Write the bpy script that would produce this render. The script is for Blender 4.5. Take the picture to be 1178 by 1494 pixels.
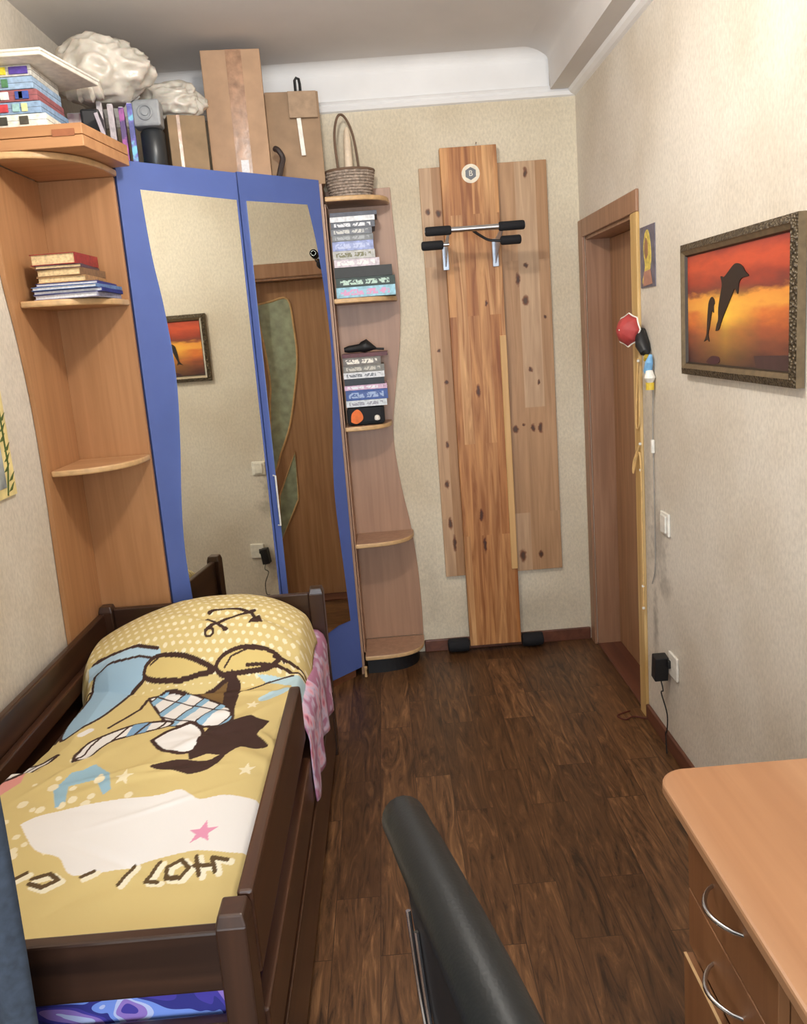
import bpy, bmesh, math, random
import numpy as np
from math import sin, cos, pi, radians, sqrt, hypot
from mathutils import Vector, Matrix, noise
random.seed(7)
SC = bpy.context.scene
COL = SC.collection
for o in list(bpy.data.objects): bpy.data.objects.remove(o)

# ------------------------------------------------------------ camera
CAMZ = 1.6
cd = bpy.data.cameras.new('camera'); cam = bpy.data.objects.new('camera', cd); COL.objects.link(cam)
pitch, roll, yaw = radians(10.7), radians(4.4), radians(0.8)
f_ = Vector((sin(yaw)*cos(pitch), cos(yaw)*cos(pitch), -sin(pitch)))
r0 = f_.cross(Vector((0, 0, 1))).normalized(); u0 = r0.cross(f_)
R_ = r0*cos(roll)-u0*sin(roll); U_ = r0*sin(roll)+u0*cos(roll)
m = Matrix((R_, U_, -f_)).transposed().to_4x4(); m.translation = (0, 0, CAMZ)
cam.matrix_world = m
cd.sensor_fit = 'VERTICAL'; cd.sensor_height = 36; cd.lens = 1180/1494*36
cd.shift_y = -39/1494; cd.clip_start = .02
SC.camera = cam

# ------------------------------------------------------------ light and exposure
w = bpy.data.worlds.new('sky'); SC.world = w; w.use_nodes = True
w.node_tree.nodes['Background'].inputs[0].default_value = (.62, .78, 1, 1)
w.node_tree.nodes['Background'].inputs[1].default_value = 1.6
def lamp(name, kind, loc, energy, color, **k):
    l = bpy.data.lights.new(name, kind); l.energy = energy; l.color = color
    for a, b in k.items(): setattr(l, a, b)
    o = bpy.data.objects.new(name, l); o.location = loc; COL.objects.link(o); return o
LAMP_XY = (-.15, 1.9)
lamp('ceiling_lamp_light', 'POINT', (LAMP_XY[0], LAMP_XY[1], 2.60), 42, (1, .95, .88), shadow_soft_size=.06)
wl = lamp('added_window_fill', 'AREA', (.0, -1.62, 1.55), 78, (.86, .93, 1), shape='RECTANGLE', size=1.4, size_y=1.4)  # fill light in an added, unseen window behind the camera
wl.rotation_euler = (radians(90), 0, 0)
vs = SC.view_settings
vs.view_transform = 'Standard'; vs.look = 'None'; vs.gamma = 1; vs.use_curve_mapping = False; vs.exposure = 0.24

# ------------------------------------------------------------ helpers
def lin(c):
    return tuple(((v/255)/12.92 if v/255 <= .04045 else ((v/255+.055)/1.055)**2.4) for v in c)
MATS = {}
def newmat(name):
    m = bpy.data.materials.new(name); m.use_nodes = True
    nt = m.node_tree; b = nt.nodes['Principled BSDF']; return m, nt, b
def N(nt, t, **k):
    n = nt.nodes.new(t)
    for a, v in k.items():
        if a.startswith('i_'): n.inputs[a[2:].replace('_', ' ')].default_value = v
        else: setattr(n, a, v)
    return n
def ramp(nt, stops, fac):
    r = nt.nodes.new('ShaderNodeValToRGB'); e = r.color_ramp.elements
    while len(e) < len(stops): e.new(.5)
    for i, (p, c) in enumerate(stops): e[i].position = p; e[i].color = (*lin(c), 1)
    nt.links.new(fac, r.inputs[0]); return r
def bump(nt, b, h, strength=.2, dist=.01):
    n = N(nt, 'ShaderNodeBump'); n.inputs['Strength'].default_value = strength; n.inputs['Distance'].default_value = dist
    nt.links.new(h, n.inputs['Height']); nt.links.new(n.outputs[0], b.inputs['Normal'])
def coords(nt, scale=(1, 1, 1), rot=(0, 0, 0), world=False):
    if world:
        t = N(nt, 'ShaderNodeNewGeometry'); out = t.outputs['Position']
    else:
        t = N(nt, 'ShaderNodeTexCoord'); out = t.outputs['Object']
    mp = N(nt, 'ShaderNodeMapping'); mp.inputs['Scale'].default_value = scale; mp.inputs['Rotation'].default_value = rot
    nt.links.new(out, mp.inputs[0]); return mp.outputs[0]
def plain(name, c, rough=.6, metal=0, var=.06, nscale=40, bstr=.05, coat=0, trans=0):
    if name in MATS: return MATS[name]
    m, nt, b = newmat(name)
    n = N(nt, 'ShaderNodeTexNoise'); n.inputs['Scale'].default_value = nscale; n.inputs['Detail'].default_value = 4
    nt.links.new(coords(nt), n.inputs[0])
    d = tuple(max(0, v*(1-var)) for v in c); l = tuple(min(255, v*(1+var)) for v in c)
    r = ramp(nt, [(.3, d), (.7, l)], n.outputs[0]); nt.links.new(r.outputs[0], b.inputs['Base Color'])
    b.inputs['Roughness'].default_value = rough; b.inputs['Metallic'].default_value = metal
    if coat: b.inputs['Coat Weight'].default_value = coat
    if trans: b.inputs['Transmission Weight'].default_value = trans
    if bstr: bump(nt, b, n.outputs[0], bstr, .003)
    MATS[name] = m; return m
def wood(name, c1, c2, axis='z', rough=.45, fine=26, stretch=.05, extra=None, bands=None, contrast=(.35, .65), coat=0):
    """fine grain running along one axis"""
    if name in MATS: return MATS[name]
    m, nt, b = newmat(name)
    sc = {'x': (stretch, 1, 1), 'y': (1, stretch, 1), 'z': (1, 1, stretch)}[axis]
    v = coords(nt, sc, world=True)
    n = N(nt, 'ShaderNodeTexNoise'); n.inputs['Scale'].default_value = fine; n.inputs['Detail'].default_value = 6
    n.inputs['Distortion'].default_value = .6; nt.links.new(v, n.inputs[0])
    r = ramp(nt, [(contrast[0], c1), (contrast[1], c2)], n.outputs[0])
    out = r.outputs[0]
    if bands:
        n2 = N(nt, 'ShaderNodeTexNoise'); n2.inputs['Scale'].default_value = fine*.22; n2.inputs['Detail'].default_value = 2
        nt.links.new(v, n2.inputs[0])
        r2 = ramp(nt, [(.42, (255, 255, 255)), (.6, bands)], n2.outputs[0])
        mx = N(nt, 'ShaderNodeMixRGB', blend_type='MULTIPLY'); mx.inputs[0].default_value = 1
        nt.links.new(out, mx.inputs[1]); nt.links.new(r2.outputs[0], mx.inputs[2]); out = mx.outputs[0]
    nt.links.new(out, b.inputs['Base Color'])
    b.inputs['Roughness'].default_value = rough
    if coat: b.inputs['Coat Weight'].default_value = coat; b.inputs['Coat Roughness'].default_value = .2
    bump(nt, b, n.outputs[0], .06, .002)
    MATS[name] = m; return m

class MB:
    """collects shapes into one mesh"""
    def __init__(s): s.v = []; s.f = []; s.mi = []
    def add(s, vs, fs, mi=0):
        o = len(s.v); s.v += [tuple(v) for v in vs]; s.f += [tuple(i+o for i in f) for f in fs]; s.mi += [mi]*len(fs); return s
    def box(s, x0, x1, y0, y1, z0, z1, mi=0):
        v = [(x, y, z) for z in (z0, z1) for y in (y0, y1) for x in (x0, x1)]
        return s.add(v, [(0, 2, 3, 1), (4, 5, 7, 6), (0, 1, 5, 4), (2, 6, 7, 3), (0, 4, 6, 2), (1, 3, 7, 5)], mi)
    def obox(s, c, sz, rz=0, rx=0, ry=0, mi=0):
        M = Matrix.Translation(c) @ Matrix.Rotation(rz, 4, 'Z') @ Matrix.Rotation(rx, 4, 'X') @ Matrix.Rotation(ry, 4, 'Y')
        a, b, c2 = sz[0]/2, sz[1]/2, sz[2]/2
        v = [M @ Vector((x, y, z)) for z in (-c2, c2) for y in (-b, b) for x in (-a, a)]
        return s.add(v, [(0, 2, 3, 1), (4, 5, 7, 6), (0, 1, 5, 4), (2, 6, 7, 3), (0, 4, 6, 2), (1, 3, 7, 5)], mi)
    def prism(s, pts, fn, a, b, mi=0):
        """pts 2D outline; fn(u,v,w)->xyz; extruded w from a to b"""
        n = len(pts)
        ar = sum(pts[i][0]*pts[(i+1) % n][1]-pts[(i+1) % n][0]*pts[i][1] for i in range(n))
        if ar < 0: pts = pts[::-1]
        v = [fn(p[0], p[1], a) for p in pts]+[fn(p[0], p[1], b) for p in pts]
        f = [tuple(range(n))[::-1], tuple(range(n, 2*n))]+[(i, (i+1) % n, n+(i+1) % n, n+i) for i in range(n)]
        return s.add(v, f, mi)
    def tube(s, path, r, seg=12, cap=True, mi=0, closed=False):
        P = [Vector(p) for p in path]; n = len(P)
        rs = r if isinstance(r, (list, tuple)) else [r]*n
        T = []
        for i in range(n):
            if closed: t = P[(i+1) % n]-P[i-1]
            else: t = P[min(i+1, n-1)]-P[max(i-1, 0)]
            T.append(t.normalized())
        up = Vector((0, 0, 1)) if abs(T[0].z) < .9 else Vector((1, 0, 0))
        nrm = (up-T[0]*up.dot(T[0])).normalized(); vs = []
        for i in range(n):
            nrm = (nrm-T[i]*nrm.dot(T[i])).normalized(); bn = T[i].cross(nrm)
            for k in range(seg):
                a = 2*pi*k/seg; vs.append(P[i]+(nrm*cos(a)+bn*sin(a))*rs[i])
        fs = []
        for i in range(n if closed else n-1):
            j = (i+1) % n
            for k in range(seg):
                k2 = (k+1) % seg; fs.append((i*seg+k, i*seg+k2, j*seg+k2, j*seg+k))
        if cap and not closed: fs += [tuple(range(seg))[::-1], tuple((n-1)*seg+k for k in range(seg))]
        return s.add(vs, fs, mi)
    def lathe(s, prof, c=(0, 0, 0), seg=32, mi=0, fn=None):
        vs = []; n = len(prof)
        for k in range(seg):
            a = 2*pi*k/seg
            for (r, z) in prof:
                p = (r*cos(a), r*sin(a), z)
                if fn: p = fn(p)
                vs.append((p[0]+c[0], p[1]+c[1], p[2]+c[2]))
        fs = [(k*n+i, ((k+1) % seg)*n+i, ((k+1) % seg)*n+i+1, k*n+i+1) for k in range(seg) for i in range(n-1)]
        return s.add(vs, fs, mi)
    def build(s, name, mat, parent=None, bevel=0, smooth=False, loc=None, weld=False):
        me = bpy.data.meshes.new(name)
        base = Vector((0, 0, 0))
        if parent is not None: base = wloc(parent)
        if loc is not None: base = Vector(loc)
        elif parent is None:
            xs = np.array(s.v); base = Vector(((xs[:, 0].min()+xs[:, 0].max())/2, (xs[:, 1].min()+xs[:, 1].max())/2, xs[:, 2].min()))
        me.from_pydata([tuple(Vector(v)-base) for v in s.v], [], s.f)
        for mt in (mat if isinstance(mat, (list, tuple)) else [mat]): me.materials.append(mt)
        for p, i in zip(me.polygons, s.mi): p.material_index = i; p.use_smooth = smooth
        me.update(); 
        if weld or smooth:
            bm = bmesh.new(); bm.from_mesh(me); bmesh.ops.remove_doubles(bm, verts=bm.verts, dist=1e-5); bmesh.ops.recalc_face_normals(bm, faces=bm.faces); bm.to_mesh(me); bm.free()
        o = bpy.data.objects.new(name, me); COL.objects.link(o)
        if parent is not None:
            o.parent = parent; o.location = base-wloc(parent)
        else: o.location = base
        if smooth:
            try: me.set_sharp_from_angle(angle=radians(40))
            except Exception: pass
        if bevel:
            md = o.modifiers.new('bevel', 'BEVEL'); md.width = bevel; md.segments = 2; md.limit_method = 'ANGLE'; md.angle_limit = radians(40)
        return o
def wloc(o):
    v = Vector(o.location); 
    while o.parent: o = o.parent; v += Vector(o.location)
    return v
def tag(o, label=None, cat=None, group=None, kind=None):
    if label: o['label'] = label
    if cat: o['category'] = cat
    if group: o['group'] = group
    if kind: o['kind'] = kind
    return o
def thing(name, loc, label, cat, group=None):
    o = bpy.data.objects.new(name, None); o.empty_display_size = .05; COL.objects.link(o); o.location = loc
    return tag(o, label, cat, group)
def struct(o, label, cat): return tag(o, label, cat, None, 'structure')
XY = lambda u, v, w: (u, v, w)      # outline in plan, extruded in z
XZ = lambda u, v, w: (u, w, v)      # outline in x-z, extruded in y
YZ = lambda u, v, w: (w, u, v)      # outline in y-z, extruded in x
def smooth_path(pts, k=6):
    """Catmull-Rom through points"""
    P = [Vector(p) for p in pts]; out = []
    for i in range(len(P)-1):
        a = P[max(i-1, 0)]; b = P[i]; c = P[i+1]; d = P[min(i+2, len(P)-1)]
        for j in range(k):
            t = j/k
            out.append(.5*((2*b)+(c-a)*t+(2*a-5*b+4*c-d)*t*t+(3*b-a-3*c+d)*t**3))
    out.append(P[-1]); return out
def sp2(pts, k=5): return [(p.x, p.y) for p in smooth_path([(a, b, 0) for a, b in pts], k)]

# ------------------------------------------------------------ room constants
XL, XR, YB, YF, ZC = -1.155, .961, 3.885, -1.55, 2.785
DY0, DY1, DZ = 3.075, 3.80, 1.965       # door opening in right wall

# ------------------------------------------------------------ setting materials
def wallpaper(name, base, dirt=None):
    m, nt, b = newmat(name)
    v = coords(nt, world=True)
    n = N(nt, 'ShaderNodeTexNoise'); n.inputs['Scale'].default_value = 105; n.inputs['Detail'].default_value = 5; n.inputs['Roughness'].default_value = .65
    v2 = coords(nt, (1, 1, .55), world=True); nt.links.new(v2, n.inputs[0])
    d = tuple(v*.955 for v in base); l = tuple(min(255, v*1.03) for v in base)
    r = ramp(nt, [(.36, d), (.62, l)], n.outputs[0])
    n2 = N(nt, 'ShaderNodeTexNoise'); n2.inputs['Scale'].default_value = 2.2; n2.inputs['Detail'].default_value = 3; nt.links.new(v, n2.inputs[0])
    r2 = ramp(nt, [(.35, (238, 234, 228)), (.65, (255, 255, 255))], n2.outputs[0])
    mx = N(nt, 'ShaderNodeMixRGB', blend_type='MULTIPLY'); mx.inputs[0].default_value = 1
    nt.links.new(r.outputs[0], mx.inputs[1]); nt.links.new(r2.outputs[0], mx.inputs[2]); out = mx.outputs[0]
    for (cx, cy, cz, rad, amt) in (dirt or []):
        # a smudge with a shape of its own
        geo = N(nt, 'ShaderNodeNewGeometry')
        sub = N(nt, 'ShaderNodeVectorMath', operation='SUBTRACT'); sub.inputs[1].default_value = (cx, cy, cz); nt.links.new(geo.outputs['Position'], sub.inputs[0])
        sc = N(nt, 'ShaderNodeVectorMath', operation='MULTIPLY'); sc.inputs[1].default_value = (0 if abs(cx) > .9 else 1/rad[0], 1/rad[0] if abs(cx) > .9 else 0, 1/rad[1]); nt.links.new(sub.outputs[0], sc.inputs[0])
        ln = N(nt, 'ShaderNodeVectorMath', operation='LENGTH'); nt.links.new(sc.outputs[0], ln.inputs[0])
        nn = N(nt, 'ShaderNodeTexNoise'); nn.inputs['Scale'].default_value = 28; nn.inputs['Detail'].default_value = 5; nt.links.new(v, nn.inputs[0])
        ad = N(nt, 'ShaderNodeMath', operation='MULTIPLY_ADD'); nt.links.new(nn.outputs[0], ad.inputs[0]); ad.inputs[1].default_value = 1.4; nt.links.new(ln.outputs['Value'], ad.inputs[2])
        rr = ramp(nt, [(.55, (255, 255, 255)), (1, (0, 0, 0))], ad.outputs[0])
        # ramp runs past 1: rescale
        dv = N(nt, 'ShaderNodeMath', operation='MULTIPLY'); nt.links.new(ad.outputs[0], dv.inputs[0]); dv.inputs[1].default_value = .6
        nt.links.new(dv.outputs[0], rr.inputs[0])
        am = N(nt, 'ShaderNodeMath', operation='MULTIPLY'); nt.links.new(rr.outputs[0], am.inputs[0]); am.inputs[1].default_value = amt
        mm = N(nt, 'ShaderNodeMixRGB', blend_type='MULTIPLY'); nt.links.new(am.outputs[0], mm.inputs[0]); nt.links.new(out, mm.inputs[1]); mm.inputs[2].default_value = (*lin((120, 110, 98)), 1)
        out = mm.outputs[0]
    nt.links.new(out, b.inputs['Base Color']); b.inputs['Roughness'].default_value = .85
    bump(nt, b, n.outputs[0], .3, .003)
    return m
M_wall = wallpaper('textured_wallpaper', (222, 214, 201), [(.961, 2.86, .78, (.11, .18), .4), (.961, 2.80, .62, (.09, .07), .35), (.961, 2.91, .42, (.04, .2), .5), (.961, 2.75, .25, (.12, .14), .2), (.961, 2.98, 1.0, (.06, .5), .3)])
M_wallb = wallpaper('textured_wallpaper_far', (222, 211, 188), [(.60, 3.885, .18, (.3, .12), .15), (.16, 3.885, .3, (.08, .25), .15)])
M_ceil = plain('ceiling_paint', (214, 210, 207), .9, var=.02, nscale=3)
M_cove = plain('cove_paint', (236, 235, 234), .85, var=.02, nscale=4)
def floor_mat():
    m, nt, b = newmat('dark_laminate')
    v = coords(nt, rot=(0, 0, radians(90)), world=True)
    br = N(nt, 'ShaderNodeTexBrick'); br.offset = .37; br.inputs['Scale'].default_value = 1
    br.inputs['Brick Width'].default_value = .62; br.inputs['Row Height'].default_value = .128
    br.inputs['Mortar Size'].default_value = .0012; br.inputs['Mortar Smooth'].default_value = .1
    br.inputs['Color1'].default_value = (.0, .0, .0, 1); br.inputs['Color2'].default_value = (1, 1, 1, 1); br.inputs['Mortar'].default_value = (.3, .3, .3, 1)
    br.inputs['Bias'].default_value = 0
    nt.links.new(v, br.inputs[0])
    # offset the grain per plank
    ad = N(nt, 'ShaderNodeVectorMath', operation='MULTIPLY_ADD'); nt.links.new(br.outputs['Color'], ad.inputs[0]); ad.inputs[1].default_value = (3.1, 7.7, 5.3); nt.links.new(v, ad.inputs[2])
    mp = N(nt, 'ShaderNodeMapping'); mp.inputs['Scale'].default_value = (.13, 1, 1); nt.links.new(ad.outputs[0], mp.inputs[0])
    n = N(nt, 'ShaderNodeTexNoise'); n.inputs['Scale'].default_value = 26; n.inputs['Detail'].default_value = 7; n.inputs['Distortion'].default_value = 2.2; n.inputs['Roughness'].default_value = .65
    nt.links.new(mp.outputs[0], n.inputs[0])
    r = ramp(nt, [(.34, (56, 35, 20)), (.46, (96, 65, 40)), (.56, (112, 78, 49)), (.68, (144, 104, 68))], n.outputs[0])
    r2 = ramp(nt, [(0, (196, 190, 184)), (.5, (226, 222, 216)), (1, (255, 255, 255))], br.outputs['Color'])
    mx = N(nt, 'ShaderNodeMixRGB', blend_type='MULTIPLY'); mx.inputs[0].default_value = 1
    nt.links.new(r.outputs[0], mx.inputs[1]); nt.links.new(r2.outputs[0], mx.inputs[2])
    mo = N(nt, 'ShaderNodeMixRGB'); nt.links.new(br.outputs['Fac'], mo.inputs[0]); nt.links.new(mx.outputs[0], mo.inputs[1]); mo.inputs[2].default_value = (*lin((58, 37, 23)), 1)
    nt.links.new(mo.outputs[0], b.inputs['Base Color']); b.inputs['Roughness'].default_value = .38
    bump(nt, b, n.outputs[0], .08, .002); return m
M_floor = floor_mat()
M_base = wood('brown_skirting', (92, 54, 40), (112, 68, 50), 'y', .4)
M_door = wood('door_veneer', (150, 110, 78), (174, 132, 96), 'z', .42, fine=40)
M_frame = wood('door_frame_veneer', (144, 106, 80), (164, 124, 96), 'z', .42, fine=40)
M_beech = wood('beech_board', (168, 121, 80), (182, 134, 92), 'z', .4, fine=40)
M_beech_h = wood('beech_board_flat', (182, 138, 96), (196, 152, 110), 'x', .38, fine=34, bands=(236, 226, 216))
M_alder = wood('pinkish_beech_board', (160, 123, 98), (174, 136, 109), 'z', .42, fine=40)
M_edge = plain('pale_board_edge', (206, 168, 120), .45)
M_mirror, _nt, _b = newmat('mirror_silver'); _b.inputs['Base Color'].default_value = (.88, .87, .76, 1); _b.inputs['Metallic'].default_value = 1; _b.inputs['Roughness'].default_value = .015
M_blue = plain('blue_laminate', (82, 102, 166), .42, var=.02, nscale=8, bstr=.01)
M_darkedge = plain('dark_blue_edge', (28, 42, 92), .5)
M_bed = wood('walnut_stained_wood', (50, 30, 20), (78, 48, 31), 'y', .32, fine=22, coat=.15)
M_bedx = wood('walnut_stained_wood_cross', (46, 30, 23), (68, 45, 33), 'x', .32, fine=22, coat=.15)
M_bedz = wood('walnut_stained_wood_post', (48, 31, 23), (70, 46, 33), 'z', .32, fine=22, coat=.15)
M_black = plain('black_plastic', (22, 22, 24), .5)
M_foam = plain('black_foam', (20, 20, 24), .85, nscale=200, bstr=.2)
M_chrome = plain('chrome', (210, 212, 216), .22, metal=1, var=.01)
M_alu = plain('brushed_aluminium', (176, 184, 196), .4, metal=.7)
M_white = plain('white_plastic', (232, 228, 218), .4)
M_page = plain('book_pages', (222, 196, 150), .8, nscale=120, var=.1)
M_paper = plain('white_paper', (226, 226, 228), .7, nscale=120, var=.06)
M_card = plain('cardboard', (174, 141, 112), .8, nscale=14, var=.05)
M_cardd = plain('old_cardboard', (140, 116, 88), .85, nscale=14, var=.08)
M_tape = plain('packing_tape', (160, 124, 98), .25, nscale=30, var=.16, bstr=.3)
M_grey = plain('grey_plastic', (148, 150, 152), .45)

# ------------------------------------------------------------ shell
T = .16
struct(MB().box(XL-T, XR+.4, YF-T, YB+T, -.12, 0).build('floor', M_floor), 'dark brown laminate plank floor', 'floor')
# ceiling with soft cove: slab plus coved corner at the back
o = MB().box(XL-T, XR+T, YF-T, YB+T, ZC, ZC+.1).build('ceiling', M_ceil); struct(o, 'pale grey painted ceiling', 'ceiling')
struct(MB().box(XL-T, XL, YF-T, YB+T, 0, ZC).build('wall_left', M_wall), 'left wall with beige textured wallpaper', 'wall')
struct(MB().box(XL, XR+.4, YB, YB+T, 0, ZC).build('wall_back', M_wallb), 'back wall with beige textured wallpaper', 'wall')
b = MB(); b.box(XR, XR+T, YF-T, DY0, 0, ZC); b.box(XR, XR+T, DY0, DY1, DZ, ZC); b.box(XR, XR+T, DY1, YB, 0, ZC)
struct(b.build('wall_right', M_wall), 'right wall with beige textured wallpaper and scuffs by the door', 'wall')
# front wall behind the camera; its window is added to let in fill light
b = MB(); b.box(XL, XR, YF-T, YF, 0, .85); b.box(XL, XR, YF-T, YF, 2.3, ZC); b.box(XL, -.75, YF-T, YF, .85, 2.3); b.box(.75, XR, YF-T, YF, .85, 2.3)
struct(b.build('wall_front', M_wall), 'wall behind the viewer with an added window opening', 'wall')
b = MB()
for x0, x1 in ((-.75, -.69), (.69, .75), (-.03, .03)): b.box(x0, x1, YF-.10, YF-.04, .85, 2.3)
for z0, z1 in ((.85, .91), (2.24, 2.3)): b.box(-.75, .75, YF-.10, YF-.04, z0, z1)
wn = struct(b.build('added_window_1', M_white, bevel=.004), 'added white framed window behind the viewer for the fill light', 'window')
MB().box(-.82, .82, YF-.10, YF+.14, .81, .85).build('added_window_sill', M_white, wn, bevel=.004)
# upper white band of the back wall, its moulding, and the soffit along the right wall
b = MB(); b.box(XL, .845, YB-.006, YB, 2.62, ZC)
# cove: quarter-round between band and ceiling
pts = [(YB-.006, ZC-.05)]+[(YB-.006-.06*(1-cos(a)), ZC-.05+.05*sin(a)) for a in [i*pi/2/8 for i in range(1, 9)]]+[(YB-.006, ZC)]
b.prism(pts, YZ, XL, .845)
struct(b.build('trim_1', M_cove), 'white painted band and cove above the back wallpaper', 'trim')
b = MB(); b.prism([(YB, 2.585), (YB-.012, 2.59), (YB-.016, 2.605), (YB-.010, 2.618), (YB-.02, 2.63), (YB, 2.636)], YZ, XL, XR-.002)
struct(b.build('trim_2', M_cove), 'thin white moulding along the top of the back wallpaper', 'trim')
b = MB(); c = [(XR, 2.615), (.845, 2.615), (.84, 2.74)]+[(.84-.11*(1-cos(a)), 2.74+.045*sin(a)) for a in [i*pi/2/8 for i in range(1, 9)]]+[(XR, ZC)]
b.prism(c, XZ, YF, YB-.02)
struct(b.build('trim_3', M_ceil, smooth=True), 'boxed soffit running along the top of the right wall', 'trim')
b = MB(); b.prism([(XR, 2.585), (XR-.014, 2.59), (XR-.028, 2.60), (XR-.034, 2.615), (XR, 2.615)], XZ, YF, YB-.016)
struct(b.build('trim_4', M_cove), 'thin white moulding along the top of the right wallpaper', 'trim')
# skirtings
struct(MB().box(.10, XR-.015, YB-.015, YB, 0, .062).build('baseboard_back', M_base, bevel=.004), 'brown skirting under the back wall', 'skirting')
struct(MB().box(XR-.015, XR, YF, DY0-.07, 0, .062).build('baseboard_right', M_base, bevel=.004), 'brown skirting along the right wall', 'skirting')
struct(MB().box(XL, XL+.015, YF, 1.0, 0, .062).build('baseboard_left', M_base, bevel=.004), 'brown skirting along the left wall', 'skirting')

# ------------------------------------------------------------ door
SX = XR+.11
d = thing('door_1', (XR, DY0, 0), 'brown wooden door set deep in the right wall', 'door'); d['kind'] = 'structure'
b = MB(); b.box(XR+.001, SX+.05, DY1-.018, DY1-.001, 0, DZ-.001); b.box(XR+.001, SX+.05, DY0+.001, DY0+.018, 0, DZ-.001); b.box(XR+.001, SX+.05, DY0+.018, DY1-.018, DZ-.018, DZ-.001)
b.build('door_jamb', M_frame, d, bevel=.002)
b = MB(); b.box(XR-.013, XR, DY1-.004, YB-.016, 0, DZ+.075); b.build('architrave', M_frame, d, bevel=.004)
b = MB(); b.box(XR-.013, XR, DY0-.068, DY1-.004, DZ-.004, DZ+.075); b.build('architrave', M_frame, d, bevel=.004)
M_worn = wood('worn_pale_wood', (196, 158, 96), (222, 190, 134), 'z', .5, fine=30)
b = MB(); b.box(XR-.013, XR, DY0-.068, DY0+.004, .0, DZ-.004); a = b.build('architrave', M_worn, d, bevel=.003); a['label'] = 'worn pale near architrave'
slab = MB().box(SX, SX+.04, DY0+.019, DY1-.019, .012, DZ-.019).build('door_slab', M_door, d, bevel=.003)
M_glass = plain('frosted_green_glass', (150, 160, 138), .3, var=.12, nscale=20, coat=.6)
leaf = sp2([(3.12, 1.82), (3.22, 1.835), (3.322, 1.842), (3.342, 1.68), (3.345, 1.505), (3.319, 1.343), (3.262, 1.10), (3.19, .93), (3.149, .827), (3.118, .80)], 4)+sp2([(3.135, 1.02), (3.152, 1.215), (3.168, 1.355), (3.158, 1.55), (3.135, 1.74), (3.12, 1.82)], 4)[:-1]
dia = [(3.275, .931), (3.268, .635), (3.136, .379), (3.152, .662)]
for pl in (leaf, dia):
    g = MB().prism(pl, YZ, SX-.004, SX+.002).build('glass_pane', M_glass, slab); g['label'] = 'frosted greenish glass pane'
    n = len(pl); b = MB(); b.tube([(SX-.004, p[0], p[1]) for p in pl], .006, 6, closed=True); b.build('glass_bead', M_edge, slab)
struct(MB().box(XR-.0, SX+.05, DY0+.0, DY1, -.0, .010).build('trim_5', M_base, bevel=.002), 'reddish brown door threshold', 'threshold')

# ------------------------------------------------------------ wardrobe (corner, 45 degree front)
HL = (-.874, 2.985); HR = (-.209, 3.65)
s2 = sqrt(.5)
wd = thing('corner_wardrobe', (-.75, 3.5, 0), 'tall blue corner wardrobe with two wavy mirrored doors', 'wardrobe')
Q = [(XL+.002, YB-.002), (XL+.002, 3.0), (-.872, 3.0), (-.86, 3.012), (-.236, 3.636), (-.215, 3.66), (-.215, YB-.002)]
def inset(z0, z1, nm, mat, back=.0):
    q = [(XL+.002, YB-.002), (XL+.002, 3.0), (-.872, 3.0), (-.872-back*.3, 3.002+back*.3+.005), (-.236-back*.3, 3.64+back*.3), (-.215, 3.66), (-.215, YB-.002)]
    q = [(XL+.002, YB-.002), (XL+.002, 3.002), (-.880, 3.002), (-.217, 3.665), (-.217, YB-.002)]
    return MB().prism(q, XY, z0, z1).build(nm, mat, wd)
inset(2.236, 2.252, 'top_panel', M_beech_h); inset(.07, .086, 'bottom_panel', M_beech_h)
MB().box(XL+.002, -.884, 2.986, 3.002, .0, 2.252).build('side_panel', M_beech, wd)
MB().box(-.217, -.201, 3.668, YB-.002, .0, 2.252).build('side_panel', M_alder, wd)
q = [(-.862, 3.03), (-.245, 3.647), (-.257, 3.659), (-.874, 3.042)]
MB().prism(q, XY, 0, .07).build('plinth', wood('plinth_wood', (120, 74, 48), (140, 90, 60), 'x'), wd)
def door_fn(h, ang):
    ca, sa = cos(radians(ang)), sin(radians(ang))
    return lambda s, z, w: (h[0]+s*ca-w*(-sa), h[1]+s*sa-w*ca, z)     # w>0 is out to the room
def door_fn_r(h, ang):
    ca, sa = cos(radians(ang)), sin(radians(ang))
    return lambda s, z, w: (h[0]-s*ca+w*sa, h[1]-s*sa-w*ca, z)
fl = door_fn(HL, 40.5); fr = door_fn_r(HR, 45)
ld = MB().prism([(.003, .055), (.484, .055), (.484, 2.250), (.003, 2.262)], fl, -.018, 0).build('door', M_blue, wd, bevel=.0015)
rd = MB().prism([(.003, .045), (.424, .045), (.424, 2.264), (.003, 2.264)], fr, -.018, 0).build('door', M_blue, wd, bevel=.0015)
ml = sp2([(.083, 2.165), (.095, 1.94), (.118, 1.74), (.130, 1.50), (.113, 1.26), (.088, 1.04), (.076, .86), (.079, .70), (.09, .5)], 5)
MB().prism(ml+[(.472, .5), (.472, 2.148)], fl, 0, .004).build('mirror', M_mirror, ld)
mr = sp2([(.082, 2.158), (.049, 1.982), (.028, 1.756), (.024, 1.518), (.050, 1.26), (.076, 1.02), (.081, .85), (.072, .65), (.062, .45), (.055, .296)], 5)
MB().prism(mr+[(.13, .296-.0), (.24, .27), (.396, .24), (.396, 2.155)], fr, 0, .004).build('mirror', M_mirror, rd)
b = MB(); b.tube([fr(.406, 1.05, .0), fr(.406, 1.05, .014), fr(.406, .835, .014), fr(.406, .835, 0)], .004, 8)
b.build('mirror_edge_bar', M_white, rd, smooth=True)  # thin white upright bar on the door beside the mirror
b = MB(); b.lathe([(0, 0), (.007, 0), (.005, .03), (.009, .04), (.009, .05), (0, .052)], (-.197, 3.635, 0), 12); b.build('foot', M_edge, wd, smooth=True)
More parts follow.
